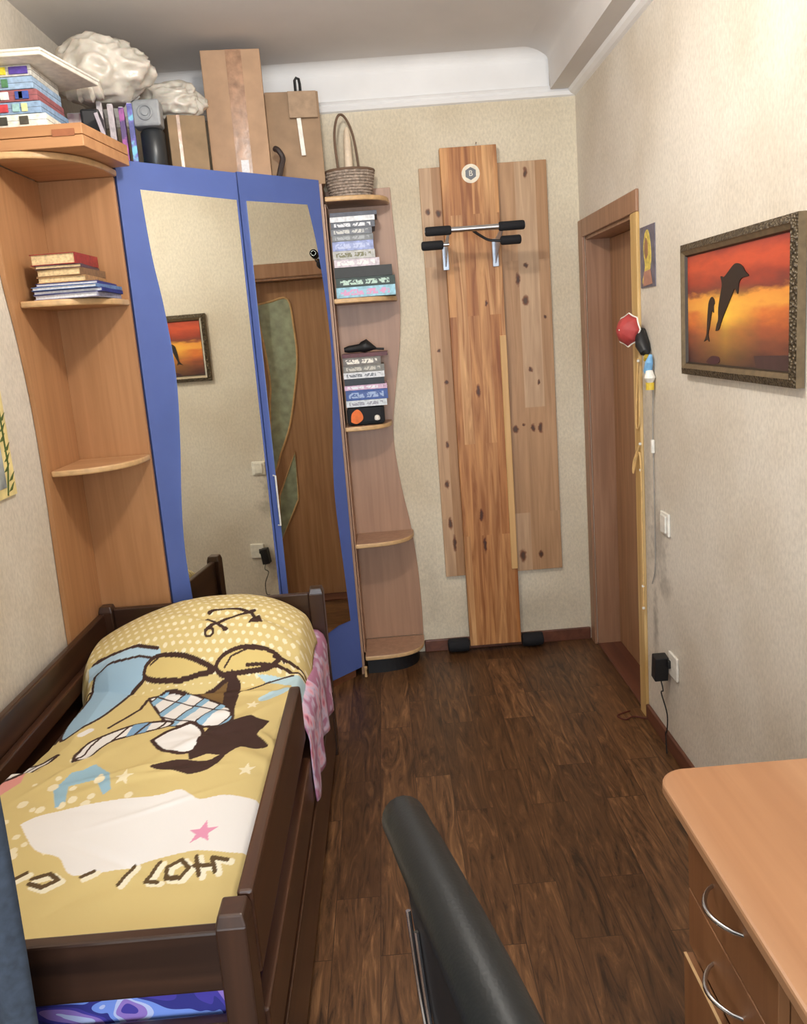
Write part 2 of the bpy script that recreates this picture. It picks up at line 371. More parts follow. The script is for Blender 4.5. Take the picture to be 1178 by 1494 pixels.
# black strip filling the gap at the left door's hinge edge
MB().prism([(-.012, .0), (.0, .0), (.0, 2.26), (-.012, 2.26)], fl, -.03, -.012).build('gap_strip', M_black, wd)

# ------------------------------------------------------------ corner shelf units
def shelf_unit(name, label, cx, cy, sx, sy, zs, rx, ry, wave, mat_wall, mat_side, side_axis):
    """cx,cy the corner; sx,sy signs pointing out of the corner; wave: list (reach, z) of the wall panel"""
    u = thing(name, (cx+sx*.12, cy+sy*.12, 0), label, 'shelf unit')
    return u
# left unit: corner at x=XL, y=2.986 ; wall panel lies on the left wall, wavy free edge towards the viewer
CX, CY = XL+.002, 2.984
lu = thing('corner_shelf', (CX+.12, CY-.12, 0), 'orange beech corner shelf unit left of the blue wardrobe', 'shelf unit', 'corner shelf units beside the wardrobe')
wave = sp2([(.37, 2.20), (.385, 2.0), (.382, 1.85), (.345, 1.68), (.316, 1.45), (.312, 1.2), (.322, .95), (.33, .7), (.33, .4), (.33, .0)], 5)
MB().prism([(CY-r, z) for r, z in wave]+[(CY, 0), (CY, 2.20)], YZ, CX, CX+.016).build('wall_panel', M_beech, lu, bevel=.001)
MB().box(CX+.016, -.878, CY-.016, CY, 0, 2.20).build('back_panel', M_beech, lu, bevel=.001)
def qshelf(cx, cy, sx, sy, rx, ry, z, th=.02, p=2.6):
    pts = [(cx, cy)]
    for i in range(17):
        a = pi/2*i/16; pts.append((cx+sx*rx*cos(a)**(2/p), cy+sy*ry*sin(a)**(2/p)))
    b = MB().prism(pts, XY, z-th, z); b.mi = [0, 0]+[1]*(len(b.mi)-2); return b
for z, rx, ry, p in ((2.222, .29, .385, 2.6), (1.787, .275, .315, 2.6), (1.232, .275, .285, 2.6)):
    qshelf(CX+.016, CY-.016, 1, -1, rx-.016, ry-.016, z, .022, p).build('shelf', [M_beech_h, M_edge], lu, bevel=.006)
# right unit
RX, RY = -.199, YB-.002
ru = thing('corner_shelf', (RX+.12, RY-.1, 0), 'narrow wavy corner shelf unit right of the blue wardrobe', 'shelf unit', 'corner shelf units beside the wardrobe')
wave = sp2([(.295, 2.25), (.298, 2.12), (.305, 1.95), (.304, 1.76), (.287, 1.55), (.255, 1.36), (.228, 1.18), (.225, 1.05), (.245, .85), (.275, .66), (.293, .45), (.298, .25), (.296, .10)], 5)
MB().prism([(RX+r, z) for r, z in wave]+[(RX, .10), (RX, 2.25)], XZ, RY-.016, RY).build('wall_panel', M_alder, ru, bevel=.001)
MB().box(RX, RX+.006, 3.69, RY-.016, .10, 2.17).build('side_panel', M_alder, ru, bevel=.001)
for z, rx, ry, p in ((2.195, .285, .235, 3.2), (1.765, .29, .225, 3), (1.195, .222, .225, 3), (.648, .285, .235, 3), (.10, .298, .25, 3.4)):
    qshelf(RX+.006, RY-.016, 1, -1, rx-.006, ry-.016, z, .022, p).build('shelf', [M_alder, M_edge], ru, bevel=.006)
qshelf(RX+.014, RY-.016, 1, -1, .255, .20, .077, .077, 3).build('plinth', [M_black, M_black], ru)

# ------------------------------------------------------------ bed
BZ = 0
bed = thing('bed', (-.72, 2.1, 0), 'dark walnut wooden bed with guard rail against the left wall', 'bed')
for (x0, x1, y0, y1, z1) in ((-.347, -.292, 2.915, 2.97, .682), (-1.136, -1.085, 2.915, 2.967, .675), (-.362, -.308, 1.222, 1.285, .648), (-1.15, -1.09, 1.222, 1.285, .648)):
    b = MB(); b.box(x0, x1, y0, y1, 0, z1-.02)
    xm, ym = (x0+x1)/2, (y0+y1)/2; k = .80
    vs = [(x0, y0, z1-.02), (x1, y0, z1-.02), (x1, y1, z1-.02), (x0, y1, z1-.02)]+[(xm+(x-xm)*k, ym+(y-ym)*k, z1) for x, y in ((x0, y0), (x1, y0), (x1, y1), (x0, y1))]
    b.add(vs, [(4, 5, 6, 7), (0, 1, 5, 4), (1, 2, 6, 5), (2, 3, 7, 6), (3, 0, 4, 7)])
    b.build('post', M_bedz, bed, bevel=.004)
MB().box(-1.085, -.347, 2.93, 2.955, .40, .662).build('headboard', M_bedx, bed, bevel=.006)
MB().box(-1.09, -.360, 1.235, 1.262, .494, .612).build('footboard', M_bedx, bed, bevel=.005)
MB().box(-1.09, -.360, 1.235, 1.262, .25, .428).build('foot_rail', M_bedx, bed, bevel=.005)
g = sp2([(2.12, .65), (2.142, .645), (2.15, .62)], 3)
MB().prism([(1.285, .48), (1.285, .65)]+g+[(2.15, .48)], YZ, -.334, -.304).build('guard_rail', M_bed, bed, bevel=.006)
MB().box(-.342, -.330, 2.02, 2.06, .36, .60).build('guard_bracket', M_bedz, bed, bevel=.003)
MB().box(-.330, -.300, 1.285, 2.915, .27, .405).build('side_rail', M_bed, bed, bevel=.005)
MB().box(-1.136, -1.112, 1.285, 2.915, .40, .652).build('wall_rail', M_bed, bed, bevel=.006)
MB().box(-1.112, -1.086, 1.285, 2.915, .50, .556).build('wall_ledge', M_bed, bed, bevel=.006)
MB().box(-1.085, -.331, 1.265, 2.925, .37, .385).build('bed_base', M_bedx, bed)
tr = thing('trundle_drawer', (-.72, 2.1, 0), 'low pull-out trundle drawer under the walnut bed', 'drawer')
b = MB(); b.box(-.322, -.298, 1.30, 2.90, .035, .245); b.build('front_panel', M_bed, tr, bevel=.004)
b = MB(); b.box(-1.05, -.322, 1.30, 2.90, .035, .05); b.box(-1.05, -.322, 1.30, 1.318, .05, .18); b.box(-1.05, -.322, 2.882, 2.90, .05, .18); b.build('box_body', M_bedx, tr)
for y in (1.4, 2.8):
    for x in (-.95, -.4): MB().tube([(x-.015, y, .018), (x+.015, y, .018)], .018, 14).build('wheel', M_black, tr, smooth=True)

# fabrics
def swirl_mat():
    m, nt, b = newmat('purple_swirl_fabric')
    v = coords(nt, world=True)
    n = N(nt, 'ShaderNodeTexNoise'); n.inputs['Scale'].default_value = 4; n.inputs['Distortion'].default_value = .9; nt.links.new(v, n.inputs[0])
    wv = N(nt, 'ShaderNodeMath', operation='MULTIPLY'); nt.links.new(n.outputs[0], wv.inputs[0]); wv.inputs[1].default_value = 7
    fr_ = N(nt, 'ShaderNodeMath', operation='FRACT'); nt.links.new(wv.outputs[0], fr_.inputs[0])
    r = ramp(nt, [(0, (48, 48, 132)), (.22, (120, 150, 230)), (.45, (190, 200, 240)), (.6, (150, 120, 200)), (.82, (70, 60, 160))], fr_.outputs[0]); r.color_ramp.interpolation = 'CONSTANT'
    nt.links.new(r.outputs[0], b.inputs['Base Color']); b.inputs['Roughness'].default_value = .8; return m
def floral_mat():
    m, nt, b = newmat('pink_floral_fabric')
    v = coords(nt, world=True)
    n = N(nt, 'ShaderNodeTexVoronoi'); n.inputs['Scale'].default_value = 26; nt.links.new(v, n.inputs[0])
    n2 = N(nt, 'ShaderNodeTexNoise'); n2.inputs['Scale'].default_value = 9; n2.inputs['Distortion'].default_value = 1; nt.links.new(v, n2.inputs[0])
    ma = N(nt, 'ShaderNodeMath', operation='MULTIPLY_ADD'); nt.links.new(n.outputs['Distance'], ma.inputs[0]); ma.inputs[1].default_value = .5; nt.links.new(n2.outputs[0], ma.inputs[2])
    r = ramp(nt, [(.35, (146, 74, 104)), (.5, (214, 132, 154)), (.62, (226, 176, 196)), (.75, (206, 190, 214)), (.88, (178, 120, 150))], ma.outputs[0])
    nt.links.new(r.outputs[0], b.inputs['Base Color']); b.inputs['Roughness'].default_value = .85; return m
M_swirl = swirl_mat(); M_floral = floral_mat()
o = MB().box(-1.03, -.345, 1.272, 2.905, .386, .515).build('mattress', M_swirl, bevel=.02)
tag(o, 'mattress in a purple and blue swirl cover inside the bed frame', 'mattress')
# hanging floral sheet
b = MB(); ny, nz = 60, 24; vs = []
prof = [(-.37, .522), (-.345, .526), (-.325, .522), (-.307, .505), (-.299, .48)]+[(-.296, .48-.21*i/12) for i in range(1, 13)]
for i in range(ny+1):
    y = 2.165+(2.905-2.165)*i/ny
    for j, (x, z) in enumerate(prof):
        t = max(0, (j-3)/13)
        wv = .009*sin(y*34+t*1.5)+.003*sin(y*61+1)
        vs.append((x+wv*t+.002*t, y, z+.014*t*sin(y*13)+(.0)*t))
L = len(prof); fs = [(i*L+j, (i+1)*L+j, (i+1)*L+j+1, i*L+j+1) for i in range(ny) for j in range(L-1)]
b.add(vs, fs); o = b.build('bed_sheet', M_floral, smooth=True); md = o.modifiers.new('s', 'SOLIDIFY'); md.thickness = .003; md.offset = 1
tag(o, 'pink and lilac floral sheet hanging over the side rail of the bed', 'sheet')

# duvet over pillow
SH = dict(
anchor_shank=[(-0.644, 2.518), (-0.497, 2.618)],
anchor_arc=[(-0.64, 2.603), (-0.592, 2.618), (-0.547, 2.618), (-0.504, 2.603), (-0.485, 2.557)],
anchor_bar=[(-0.642, 2.564), (-0.582, 2.518)],
anchor_ring=[(-0.631, 2.509)],
blue=[(-1.005, 2.516), (-0.907, 2.495), (-0.826, 2.475), (-0.791, 2.449), (-0.821, 2.426), (-0.823, 2.39), (-0.859, 2.367), (-0.866, 2.344), (-0.903, 2.236), (-0.943, 2.18), (-0.989, 2.136), (-1.01, 2.236), (-1.0, 2.36), (-1.005, 2.445)],
rim=[(-1.02, 2.494), (-0.951, 2.491), (-0.858, 2.48), (-0.791, 2.454)],
oval1=[(-0.821, 2.426), (-0.79, 2.447), (-0.714, 2.437), (-0.64, 2.409), (-0.602, 2.388), (-0.648, 2.382), (-0.706, 2.373), (-0.786, 2.382), (-0.821, 2.399)],
oval2=[(-0.596, 2.392), (-0.578, 2.428), (-0.527, 2.453), (-0.464, 2.46), (-0.412, 2.455), (-0.405, 2.443), (-0.44, 2.407), (-0.522, 2.383), (-0.573, 2.376)],
olive=[(-.64, 2.33), (-.60, 2.345), (-.54, 2.36), (-.523, 2.24), (-.56, 2.20), (-.62, 2.25)],
brown=[(-.545, 2.385), (-.52, 2.36), (-.515, 2.23), (-.50, 2.125), (-.452, 2.15), (-.40, 2.12), (-.425, 2.05), (-.385, 1.985), (-.455, 1.99), (-.49, 1.945), (-.535, 1.957), (-.575, 1.93), (-.60, 2.02), (-.56, 2.10), (-.545, 2.2), (-.56, 2.33)],
brown2=[(-.665, 1.90), (-.60, 1.925), (-.53, 1.915), (-.49, 1.955), (-.51, 1.89), (-.555, 1.865), (-.59, 1.875)],
white=[(-0.706, 2.05), (-0.667, 2.101), (-0.617, 2.132), (-0.576, 2.085), (-0.571, 1.999), (-0.586, 1.965), (-0.631, 1.966), (-0.672, 2.0)],
stripes=[(-0.793, 2.33), (-0.729, 2.35), (-0.64, 2.32), (-0.526, 2.213), (-0.518, 2.115), (-0.594, 2.112), (-0.676, 2.133), (-0.724, 2.205)],
ribbon=[(-0.9, 1.99), (-0.905, 2.063), (-0.838, 2.13), (-.76, 2.17), (-.68, 2.16), (-.70, 2.12), (-0.816, 2.078), (-0.855, 2.012)],
cloudblue=[(-0.893, 1.845), (-0.875, 1.918), (-0.826, 1.954), (-0.773, 1.903), (-0.744, 1.823), (-0.756, 1.801), (-0.796, 1.868), (-0.859, 1.853), (-0.835, 1.769), (-0.857, 1.763)],
pink=[(-1.085, 1.99), (-1.012, 1.975), (-0.997, 1.9), (-1.022, 1.841), (-1.085, 1.80)],
cloud=[(-0.91, 1.699), (-0.877, 1.733), (-0.792, 1.763), (-0.7, 1.778), (-0.619, 1.78), (-0.565, 1.796), (-0.514, 1.75), (-0.442, 1.754), (-0.35, 1.687), (-0.35, 1.527), (-0.47, 1.55), (-0.553, 1.539), (-0.632, 1.516), (-0.721, 1.507), (-0.773, 1.569), (-0.837, 1.6)],
leftshape=[(-1.075, 1.943), (-1.072, 2.029), (-1.006, 2.012), (-.955, 2.03), (-1.0, 1.965), (-1.046, 1.913)],
curl=[(-1.005, 2.132), (-1.03, 2.17), (-1.035, 2.28), (-1.04, 2.36), (-1.02, 2.43), (-1.0, 2.42), (-.995, 2.33), (-1.01, 2.25)],
skylight=[(-.47, 2.385), (-.40, 2.40), (-.345, 2.415), (-.30, 2.40), (-.30, 2.24), (-.345, 2.25), (-.36, 2.34), (-.42, 2.365)],
)
def bumpf(x, y):
    r = np.where(x < -.68, np.abs((x+.68)/.47)**1.9, np.abs((x+.68)/.40)**3.2)+np.abs((y-2.68)/.34)**2
    return .18*np.clip(1-r, 0, 1)**.9
def inpoly(x, y, P):
    c = np.zeros(x.shape, bool); n = len(P)
    for i in range(n):
        x1, y1 = P[i]; x2, y2 = P[(i+1) % n]
        if y1 == y2: continue
        t = ((y1 > y) != (y2 > y)) & (x < (x2-x1)*(y-y1)/(y2-y1)+x1); c ^= t
    return c
def near(x, y, P, wd_, closed=False, aspect=1.0):
    c = np.zeros(x.shape, bool); Q_ = P+[P[0]] if closed else P
    for (x1, y1), (x2, y2) in zip(Q_, Q_[1:]):
        dx, dy = x2-x1, (y2-y1)*aspect; l2 = dx*dx+dy*dy+1e-12
        t = np.clip(((x-x1)*dx+(y-y1)*aspect*dy)/l2, 0, 1)
        c |= (x-x1-t*dx)**2+((y-y1)*aspect-t*dy)**2 < wd_**2
    return c
NX, NY = 300, 620
x0, x1, y0, y1 = -1.085, -.340, 1.272, 2.925
gu, gv = np.meshgrid(np.linspace(0, 1, NX), np.linspace(0, 1, NY))
X = x0+(x1-x0)*gu; Y = y0+(y1-y0)*gv
X0, Y0 = X.copy(), Y.copy()
# slack left border in the middle of the bed
lb = np.interp(Y, [1.27, 1.8, 1.95, 2.1, 2.4, 2.55, 2.75, 2.93], [.0, .0, .012, .045, .05, .0, -.002, .0])
X = X+lb*(1-gu)**1.0
rb_ = np.interp(Y, [1.27, 2.14, 2.20, 2.8, 2.93], [0, 0, .026, .024, .0]); X = X+rb_*gu**1.0
Z = .56+bumpf(X, Y)
rgn = np.random.RandomState(3)
wr = np.zeros_like(X)
for k in range(46):
    cx_, cy_ = rgn.uniform(x0, x1), rgn.uniform(y0, y1); an = rgn.uniform(-1.2, 1.2)
    ll, ww = rgn.uniform(.08, .26), rgn.uniform(.010, .026)
    uu = (X-cx_)*cos(an)+(Y-cy_)*sin(an); vv = -(X-cx_)*sin(an)+(Y-cy_)*cos(an)
    wr += rgn.uniform(-.007, .010)*np.exp(-(uu/ll)**2-(vv/ww)**2)
Z += wr+.006*np.sin(X*9+1)*np.sin(Y*7)
edge = np.minimum(np.minimum(gu*(x1-x0), (1-gu)*(x1-x0)), np.minimum(gv*(y1-y0), (1-gv)*(y1-y0)))
Z -= .075*np.clip(1-edge/.035, 0, 1)**2
sl = np.clip((.10-gu*(x1-x0))/.10, 0, 1); Z -= .03*sl*((Y > 1.95) & (Y < 2.5))
dx_, dy_ = X0, Y0
Pcol = np.zeros(X.shape+(3,)); 
def paint(mask, c): Pcol[mask] = lin(c)
Xp, Yp = X, Y
BASE = (212, 190, 128)
paint(np.ones(X.shape, bool), BASE)
CREAM = (236, 224, 190); BR = (58, 32, 22); BLU = (158, 190, 212); WH = (236, 232, 228)
dots = ((np.mod(Xp/.026+np.floor(np.mod(Yp/.030, 2))*.5, 1)-.5)**2+(np.mod(Yp/.030, 1)-.5)**2*1.2 < .075)
paint(dots & (Yp > 2.36), CREAM)
# large cream dots near the lower left
bd = np.zeros(X.shape, bool)
for k in range(46):
    a, r = rgn.uniform(0, 2*pi), rgn.uniform(.02, .24)
    qx, qy = -.87+cos(a)*r*1.0, 1.74+sin(a)*r*1.15
    rr = rgn.uniform(.006, .013); bd |= (Xp-qx)**2+((Yp-qy)*.8)**2 < rr**2
paint(bd, CREAM)
paint(inpoly(Xp, Yp, SH['pink']), (222, 152, 142))
paint(inpoly(Xp, Yp, SH['cloudblue']), (150, 186, 204)); paint(bd & inpoly(Xp, Yp, SH['cloudblue']) & (np.mod(Xp*40, 2) < 1), CREAM)
def outlined(k, fill, ow=.0045, oc=BR, sm=True):
    P_ = sp2(SH[k]+[SH[k][0]], 4)[:-1] if sm else SH[k]
    paint(inpoly(Xp, Yp, P_), fill)
    if ow: paint(near(Xp, Yp, P_, ow, True, .8), oc)
outlined('curl', (214, 196, 138)); 
for q in ((-1.02, 2.2), (-1.022, 2.3), (-1.02, 2.38)): paint(near(Xp, Yp, [(q[0]-.012, q[1]-.02), (q[0]+.018, q[1]+.012)], .005), BR)
outlined('blue', BLU, .0048)
paint(near(Xp, Yp, SH['rim'], .014, False, .8), (176, 204, 222)); paint(near(Xp, Yp, [(a, c+.018) for a, c in SH['rim']], .0045, False, .8), BR); paint(near(Xp, Yp, [(a+.01, c-.018) for a, c in SH['rim']], .003, False, .8), BR)
outlined('oval1', (212, 188, 120), .0055); outlined('oval2', (212, 188, 120), .0055)
for k in ('oval1', 'oval2'): paint(near(Xp, Yp, [(a*.93-.07*.62+(.0 if k == 'oval1' else .03), c*.93+.07*2.41) for a, c in SH[k][:6]], .0025, False, .8), BR)
outlined('skylight', (178, 205, 214), 0)
paint(near(Xp, Yp, [(-.50, 2.405), (-.40, 2.425), (-.31, 2.43)], .004, False, .8), BR); paint(near(Xp, Yp, [(-.42, 2.445), (-.33, 2.455), (-.31, 2.43)], .004, False, .8), BR)
paint(near(Xp, Yp, [(-.52, 2.31), (-.44, 2.37), (-.36, 2.41)], .004, False, .8), BR)
outlined('olive', (118, 88, 46), .004); outlined('brown', BR, .003, sm=False)
outlined('stripes', WH, .0045)
Ps = sp2(SH['stripes']+[SH['stripes'][0]], 4)[:-1]
st = inpoly(Xp, Yp, Ps)
paint(st & (np.mod((Xp*.9-Yp*.35)/.072, 1) < .38), (140, 182, 210)); paint(st & (np.mod((Xp*.9-Yp*.35)/.072, 1) < .07), BR); paint(st & (np.mod((Xp*.6+Yp)/.11, 1) < .07), BR)
outlined('white', WH, .0055); outlined('brown2', BR, .003)
outlined('ribbon', WH, .0045)
rb = inpoly(Xp, Yp, sp2(SH['ribbon']+[SH['ribbon'][0]], 4)[:-1]); paint(rb & (Xp > -.79) & (Xp < -.74), (130, 170, 205)); paint(rb & (np.mod((Xp-Yp*.3)/.05, 1) < .16), BR)
outlined('leftshape', WH, .005)
paint(near(Xp, Yp, [(-1.06, 1.98), (-1.03, 1.97), (-1.0, 2.01)], .004), BR)
paint(near(Xp, Yp, [(-.86, 2.16), (-.83, 2.21), (-.80, 2.26), (-.795, 2.32)], .005), BR)
paint(near(Xp, Yp, [(-.93, 2.14), (-.915, 2.155)], .013), WH)
outlined('cloud', WH, 0)
def star(cx_, cy_, r, rot=.3): return [(cx_+(r if i % 2 == 0 else r*.42)*cos(rot+i*pi/5), cy_+(r if i % 2 == 0 else r*.42)*sin(rot+i*pi/5)*1.25) for i in range(10)]
paint(inpoly(Xp, Yp, star(-.475, 1.615, .034)), (224, 150, 178))
for q in ((-.725, 1.865, .024), (-.42, 1.865, .024), (-.46, 2.23, .022)): paint(inpoly(Xp, Yp, star(*q)), CREAM)
paint(near(Xp, Yp, [(-.43, 2.27), (-.38, 2.31)], .02), (176, 204, 214))
# anchor
paint(near(Xp, Yp, SH['anchor_shank'], .006, False, .9), BR); paint(near(Xp, Yp, SH['anchor_arc'], .0065, False, .9), BR); paint(near(Xp, Yp, SH['anchor_bar'], .006, False, .9), BR)
q = SH['anchor_ring'][0]; rr = np.sqrt((Xp-q[0])**2+((Yp-q[1])*.9)**2); paint((rr < .017) & (rr > .009), BR)
for q in ((-.645, 2.566), (-.58, 2.516), (-.642, 2.600)): paint((Xp-q[0])**2+(Yp-q[1])**2 < .0095**2, BR)
paint(inpoly(Xp, Yp, [(-.51, 2.545), (-.462, 2.55), (-.478, 2.60)]), BR)
# lettering: thick strokes with a cream shadow, as seen from the foot of the bed
LET = [[(-.42, 1.475), (-.435, 1.52), (-.40, 1.505)], [(-.452, 1.47), (-.47, 1.53)], [(-.435, 1.495), (-.468, 1.50)],
       [(-.50, 1.525), (-.525, 1.505), (-.52, 1.475), (-.49, 1.47), (-.478, 1.495), (-.50, 1.525)],
       [(-.545, 1.525), (-.56, 1.47)], [(-.56, 1.47), (-.535, 1.465)], [(-.60, 1.525), (-.615, 1.47)],
       [(-.80, 1.50), (-.77, 1.515), (-.745, 1.495), (-.77, 1.475), (-.80, 1.485)], [(-.84, 1.50), (-.82, 1.52)], [(-.70, 1.50), (-.68, 1.515)]]
for s in LET: paint(near(Xp, Yp, [(a+.010, c-.008) for a, c in s], .007, False, .7), (240, 232, 205))
for s in LET: paint(near(Xp, Yp, s, .0045, False, .7), (88, 66, 34))
me = bpy.data.meshes.new('duvet')
V = np.stack([X, Y, Z], -1).reshape(-1, 3)
ii = np.arange(NY*NX).reshape(NY, NX)
F4 = np.stack([ii[:-1, :-1], ii[:-1, 1:], ii[1:, 1:], ii[1:, :-1]], -1).reshape(-1, 4)
base = Vector((-.71, 2.1, .45))
me.from_pydata((V-np.array(base)).tolist(), [], F4.tolist())
ca = me.color_attributes.new('pattern', 'FLOAT_COLOR', 'POINT')
ca.data.foreach_set('color', np.concatenate([Pcol.reshape(-1, 3), np.ones((NX*NY, 1))], 1).astype(np.float32).ravel())
me.polygons.foreach_set('use_smooth', [True]*len(me.polygons))
M_duvet, nt, bb = newmat('printed_cotton')
at = N(nt, 'ShaderNodeVertexColor', layer_name='pattern'); nt.links.new(at.outputs[0], bb.inputs['Base Color']); bb.inputs['Roughness'].default_value = .85
nn = N(nt, 'ShaderNodeTexNoise'); nn.inputs['Scale'].default_value = 260; nt.links.new(coords(nt), nn.inputs[0]); bump(nt, bb, nn.outputs[0], .12, .001)
me.materials.append(M_duvet)
du = bpy.data.objects.new('duvet', me); COL.objects.link(du); du.location = base
md = du.modifiers.new('s', 'SOLIDIFY'); md.thickness = .010; md.offset = -1
tag(du, 'yellow duvet printed with an anchor, dots and a white cloud over the bed', 'duvet')
# pillow beneath
b = MB(); n1, n2 = 40, 28; vs = []
for i in range(n2+1):
    for j in range(n1+1):
        u, v_ = -1+2*j/n1, -1+2*i/n2
        e = max(0, (1-abs(u)**3)*(1-abs(v_)**3))**.45
        vs.append((-.72+.34*u*(1-.06*(1-e)), 2.70+.19*v_, .548+.09*e))
fs = [(i*(n1+1)+j, i*(n1+1)+j+1, (i+1)*(n1+1)+j+1, (i+1)*(n1+1)+j) for i in range(n2) for j in range(n1)]
b.add(vs, fs); vs2 = [(x, y, .548-(z-.548)*.15) for x, y, z in vs]; b.add(vs2, [f[::-1] for f in fs])
o = b.build('pillow', M_paper, smooth=True); tag(o, 'pillow at the head of the bed hidden beneath the yellow duvet', 'pillow')

# ------------------------------------------------------------ boards and pull-up bar on the back wall
def pine(name, kn, c1, c2, bands, staves=.075, lo=(216, 194, 168), con=(.3, .7)):
    m, nt, b = newmat(name)
    v = coords(nt, world=True)
    sx = N(nt, 'ShaderNodeSeparateXYZ'); nt.links.new(v, sx.inputs[0])
    # staves: brick texture with vertical bricks
    v90 = coords(nt, rot=(0, radians(90), 0), world=True)
    cb = N(nt, 'ShaderNodeCombineXYZ'); nt.links.new(sx.outputs['Z'], cb.inputs['X']); nt.links.new(sx.outputs['X'], cb.inputs['Y'])
    br = N(nt, 'ShaderNodeTexBrick'); br.offset = .43; br.inputs['Scale'].default_value = 1; br.inputs['Brick Width'].default_value = bands; br.inputs['Row Height'].default_value = staves
    br.inputs['Mortar Size'].default_value = .0; br.inputs['Color1'].default_value = (0, 0, 0, 1); br.inputs['Color2'].default_value = (1, 1, 1, 1)
    nt.links.new(cb.outputs[0], br.inputs[0])
    ad = N(nt, 'ShaderNodeVectorMath', operation='MULTIPLY_ADD'); nt.links.new(br.outputs['Color'], ad.inputs[0]); ad.inputs[1].default_value = (5.1, 0, 9.7); nt.links.new(v, ad.inputs[2])
    mp = N(nt, 'ShaderNodeMapping'); mp.inputs['Scale'].default_value = (1, 1, .06); nt.links.new(ad.outputs[0], mp.inputs[0])
    n = N(nt, 'ShaderNodeTexNoise'); n.inputs['Scale'].default_value = 34; n.inputs['Detail'].default_value = 5; n.inputs['Distortion'].default_value = 1.2; nt.links.new(mp.outputs[0], n.inputs[0])
    r = ramp(nt, [(con[0], c1), (con[1], c2)], n.outputs[0])
    r2 = ramp(nt, [(0, lo), (.5, (240, 226, 210)), (1, (255, 255, 255))], br.outputs['Color'])
    mx = N(nt, 'ShaderNodeMixRGB', blend_type='MULTIPLY'); mx.inputs[0].default_value = 1; nt.links.new(r.outputs[0], mx.inputs[1]); nt.links.new(r2.outputs[0], mx.inputs[2]); out = mx.outputs[0]
    nd = N(nt, 'ShaderNodeTexNoise'); nd.inputs['Scale'].default_value = 45; nt.links.new(v, nd.inputs[0])
    dd = N(nt, 'ShaderNodeVectorMath', operation='MULTIPLY_ADD'); nt.links.new(nd.outputs['Color'], dd.inputs[0]); dd.inputs[1].default_value = (.016, 0, .03); nt.links.new(v, dd.inputs[2])
    for (kx, kz, kr, ke) in kn:
        geo = dd; kx += .008; kz += .015; sub = N(nt, 'ShaderNodeVectorMath', operation='SUBTRACT'); sub.inputs[1].default_value = (kx, 0, kz); nt.links.new(geo.outputs[0], sub.inputs[0])
        ml_ = N(nt, 'ShaderNodeVectorMath', operation='MULTIPLY'); ml_.inputs[1].default_value = (1/kr, 0, 1/(kr*ke)); nt.links.new(sub.outputs[0], ml_.inputs[0])
        ln = N(nt, 'ShaderNodeVectorMath', operation='LENGTH'); nt.links.new(ml_.outputs[0], ln.inputs[0])
        rk = ramp(nt, [(.35, (74, 40, 24)), (.6, (150, 98, 60)), (1, (255, 255, 255))], ln.outputs['Value'])
        mm = N(nt, 'ShaderNodeMixRGB', blend_type='MULTIPLY'); mm.inputs[0].default_value = .9; nt.links.new(out, mm.inputs[1]); nt.links.new(rk.outputs[0], mm.inputs[2]); out = mm.outputs[0]
    nt.links.new(out, b.inputs['Base Color']); b.inputs['Roughness'].default_value = .5; bump(nt, b, n.outputs[0], .05, .002); return m
kn = [(.262, 2.13, .014, 1.3), (.31, 2.12, .016, 1.3), (.295, 1.35, .013, 1.2), (.27, 1.50, .010, 1.2), (.70, 1.86, .014, 1.1), (.69, 1.70, .018, 1.6), (.66, 1.80, .012, 3), (.715, 2.27, .011, 2.5), (.70, 1.38, .012, 1.2), (.615, 1.10, .016, 1.6), (.655, 1.12, .010, 1), (.70, 1.10, .014, 1.6), (.735, 1.10, .014, 2.2), (.735, 1.32, .010, 1.4), (.71, .47, .014, 1.5), (.62, .47, .02, 2), (.27, .66, .012, 3), (.265, .86, .014, 2), (.28, 1.05, .010, 2.4), (.285, .56, .012, 4), (.78, 1.62, .008, 1.5)]
M_pine = pine('knotty_pine', kn, (178, 146, 114), (208, 176, 142), 1.2, .095)
M_lam = pine('laminated_honey_pine', [(.42, .70, .010, 4), (.44, 1.3, .012, 3), (.43, .55, .010, 5), (.50, 1.7, .008, 2)], (160, 106, 60), (220, 172, 118), 1.05, .0515, (210, 176, 140), (.34, .66))
pn = MB().box(.231, .813, YB-.022, YB-.001, .39, 2.32).build('pine_panel', M_pine, bevel=.002)
tag(pn, 'wide knotty pine panel mounted on the back wall behind the honey board', 'panel')
bd_ = thing('training_board', (.45, YB-.05, 0), 'narrow honey coloured laminated pine board standing in front of the knotty panel', 'board')
BY = YB-.064
MB().box(.327, .583, BY, YB-.023, .034, 2.392).build('board', M_lam, bd_, bevel=.002)
b = MB(); b.box(.553, .583, BY-.010, BY, .42, 1.55); b.build('edge_strip', wood('pale_pine_strip', (204, 160, 102), (222, 180, 124), 'z'), bd_, bevel=.002)
b = MB(); b.tube([(.225, BY-.005+.03, .045), (.69, BY-.005+.03, .045)], .012, 10); b.build('foot_bar', M_black, bd_, smooth=True)
for xa, xb_ in ((.215, .322), (.588, .695)):
    b = MB(); zc, yc, rr_ = .042, BY+.01, .034
    b.tube([(xa, yc, zc), (xa+.004, yc, zc), (xa+.02, yc, zc), (xb_-.02, yc, zc), (xb_-.004, yc, zc), (xb_, yc, zc)], [rr_*.6, rr_*.92, rr_, rr_, rr_*.92, rr_*.6], 18)
    b.build('foam_roller', M_foam, bd_, smooth=True)
b = MB(); b.tube([(.495, BY+.02, 2.392), (.495, BY+.02, 2.402), (.496, BY+.015, 2.41)], .003, 6); b.build('screw', M_chrome, bd_)
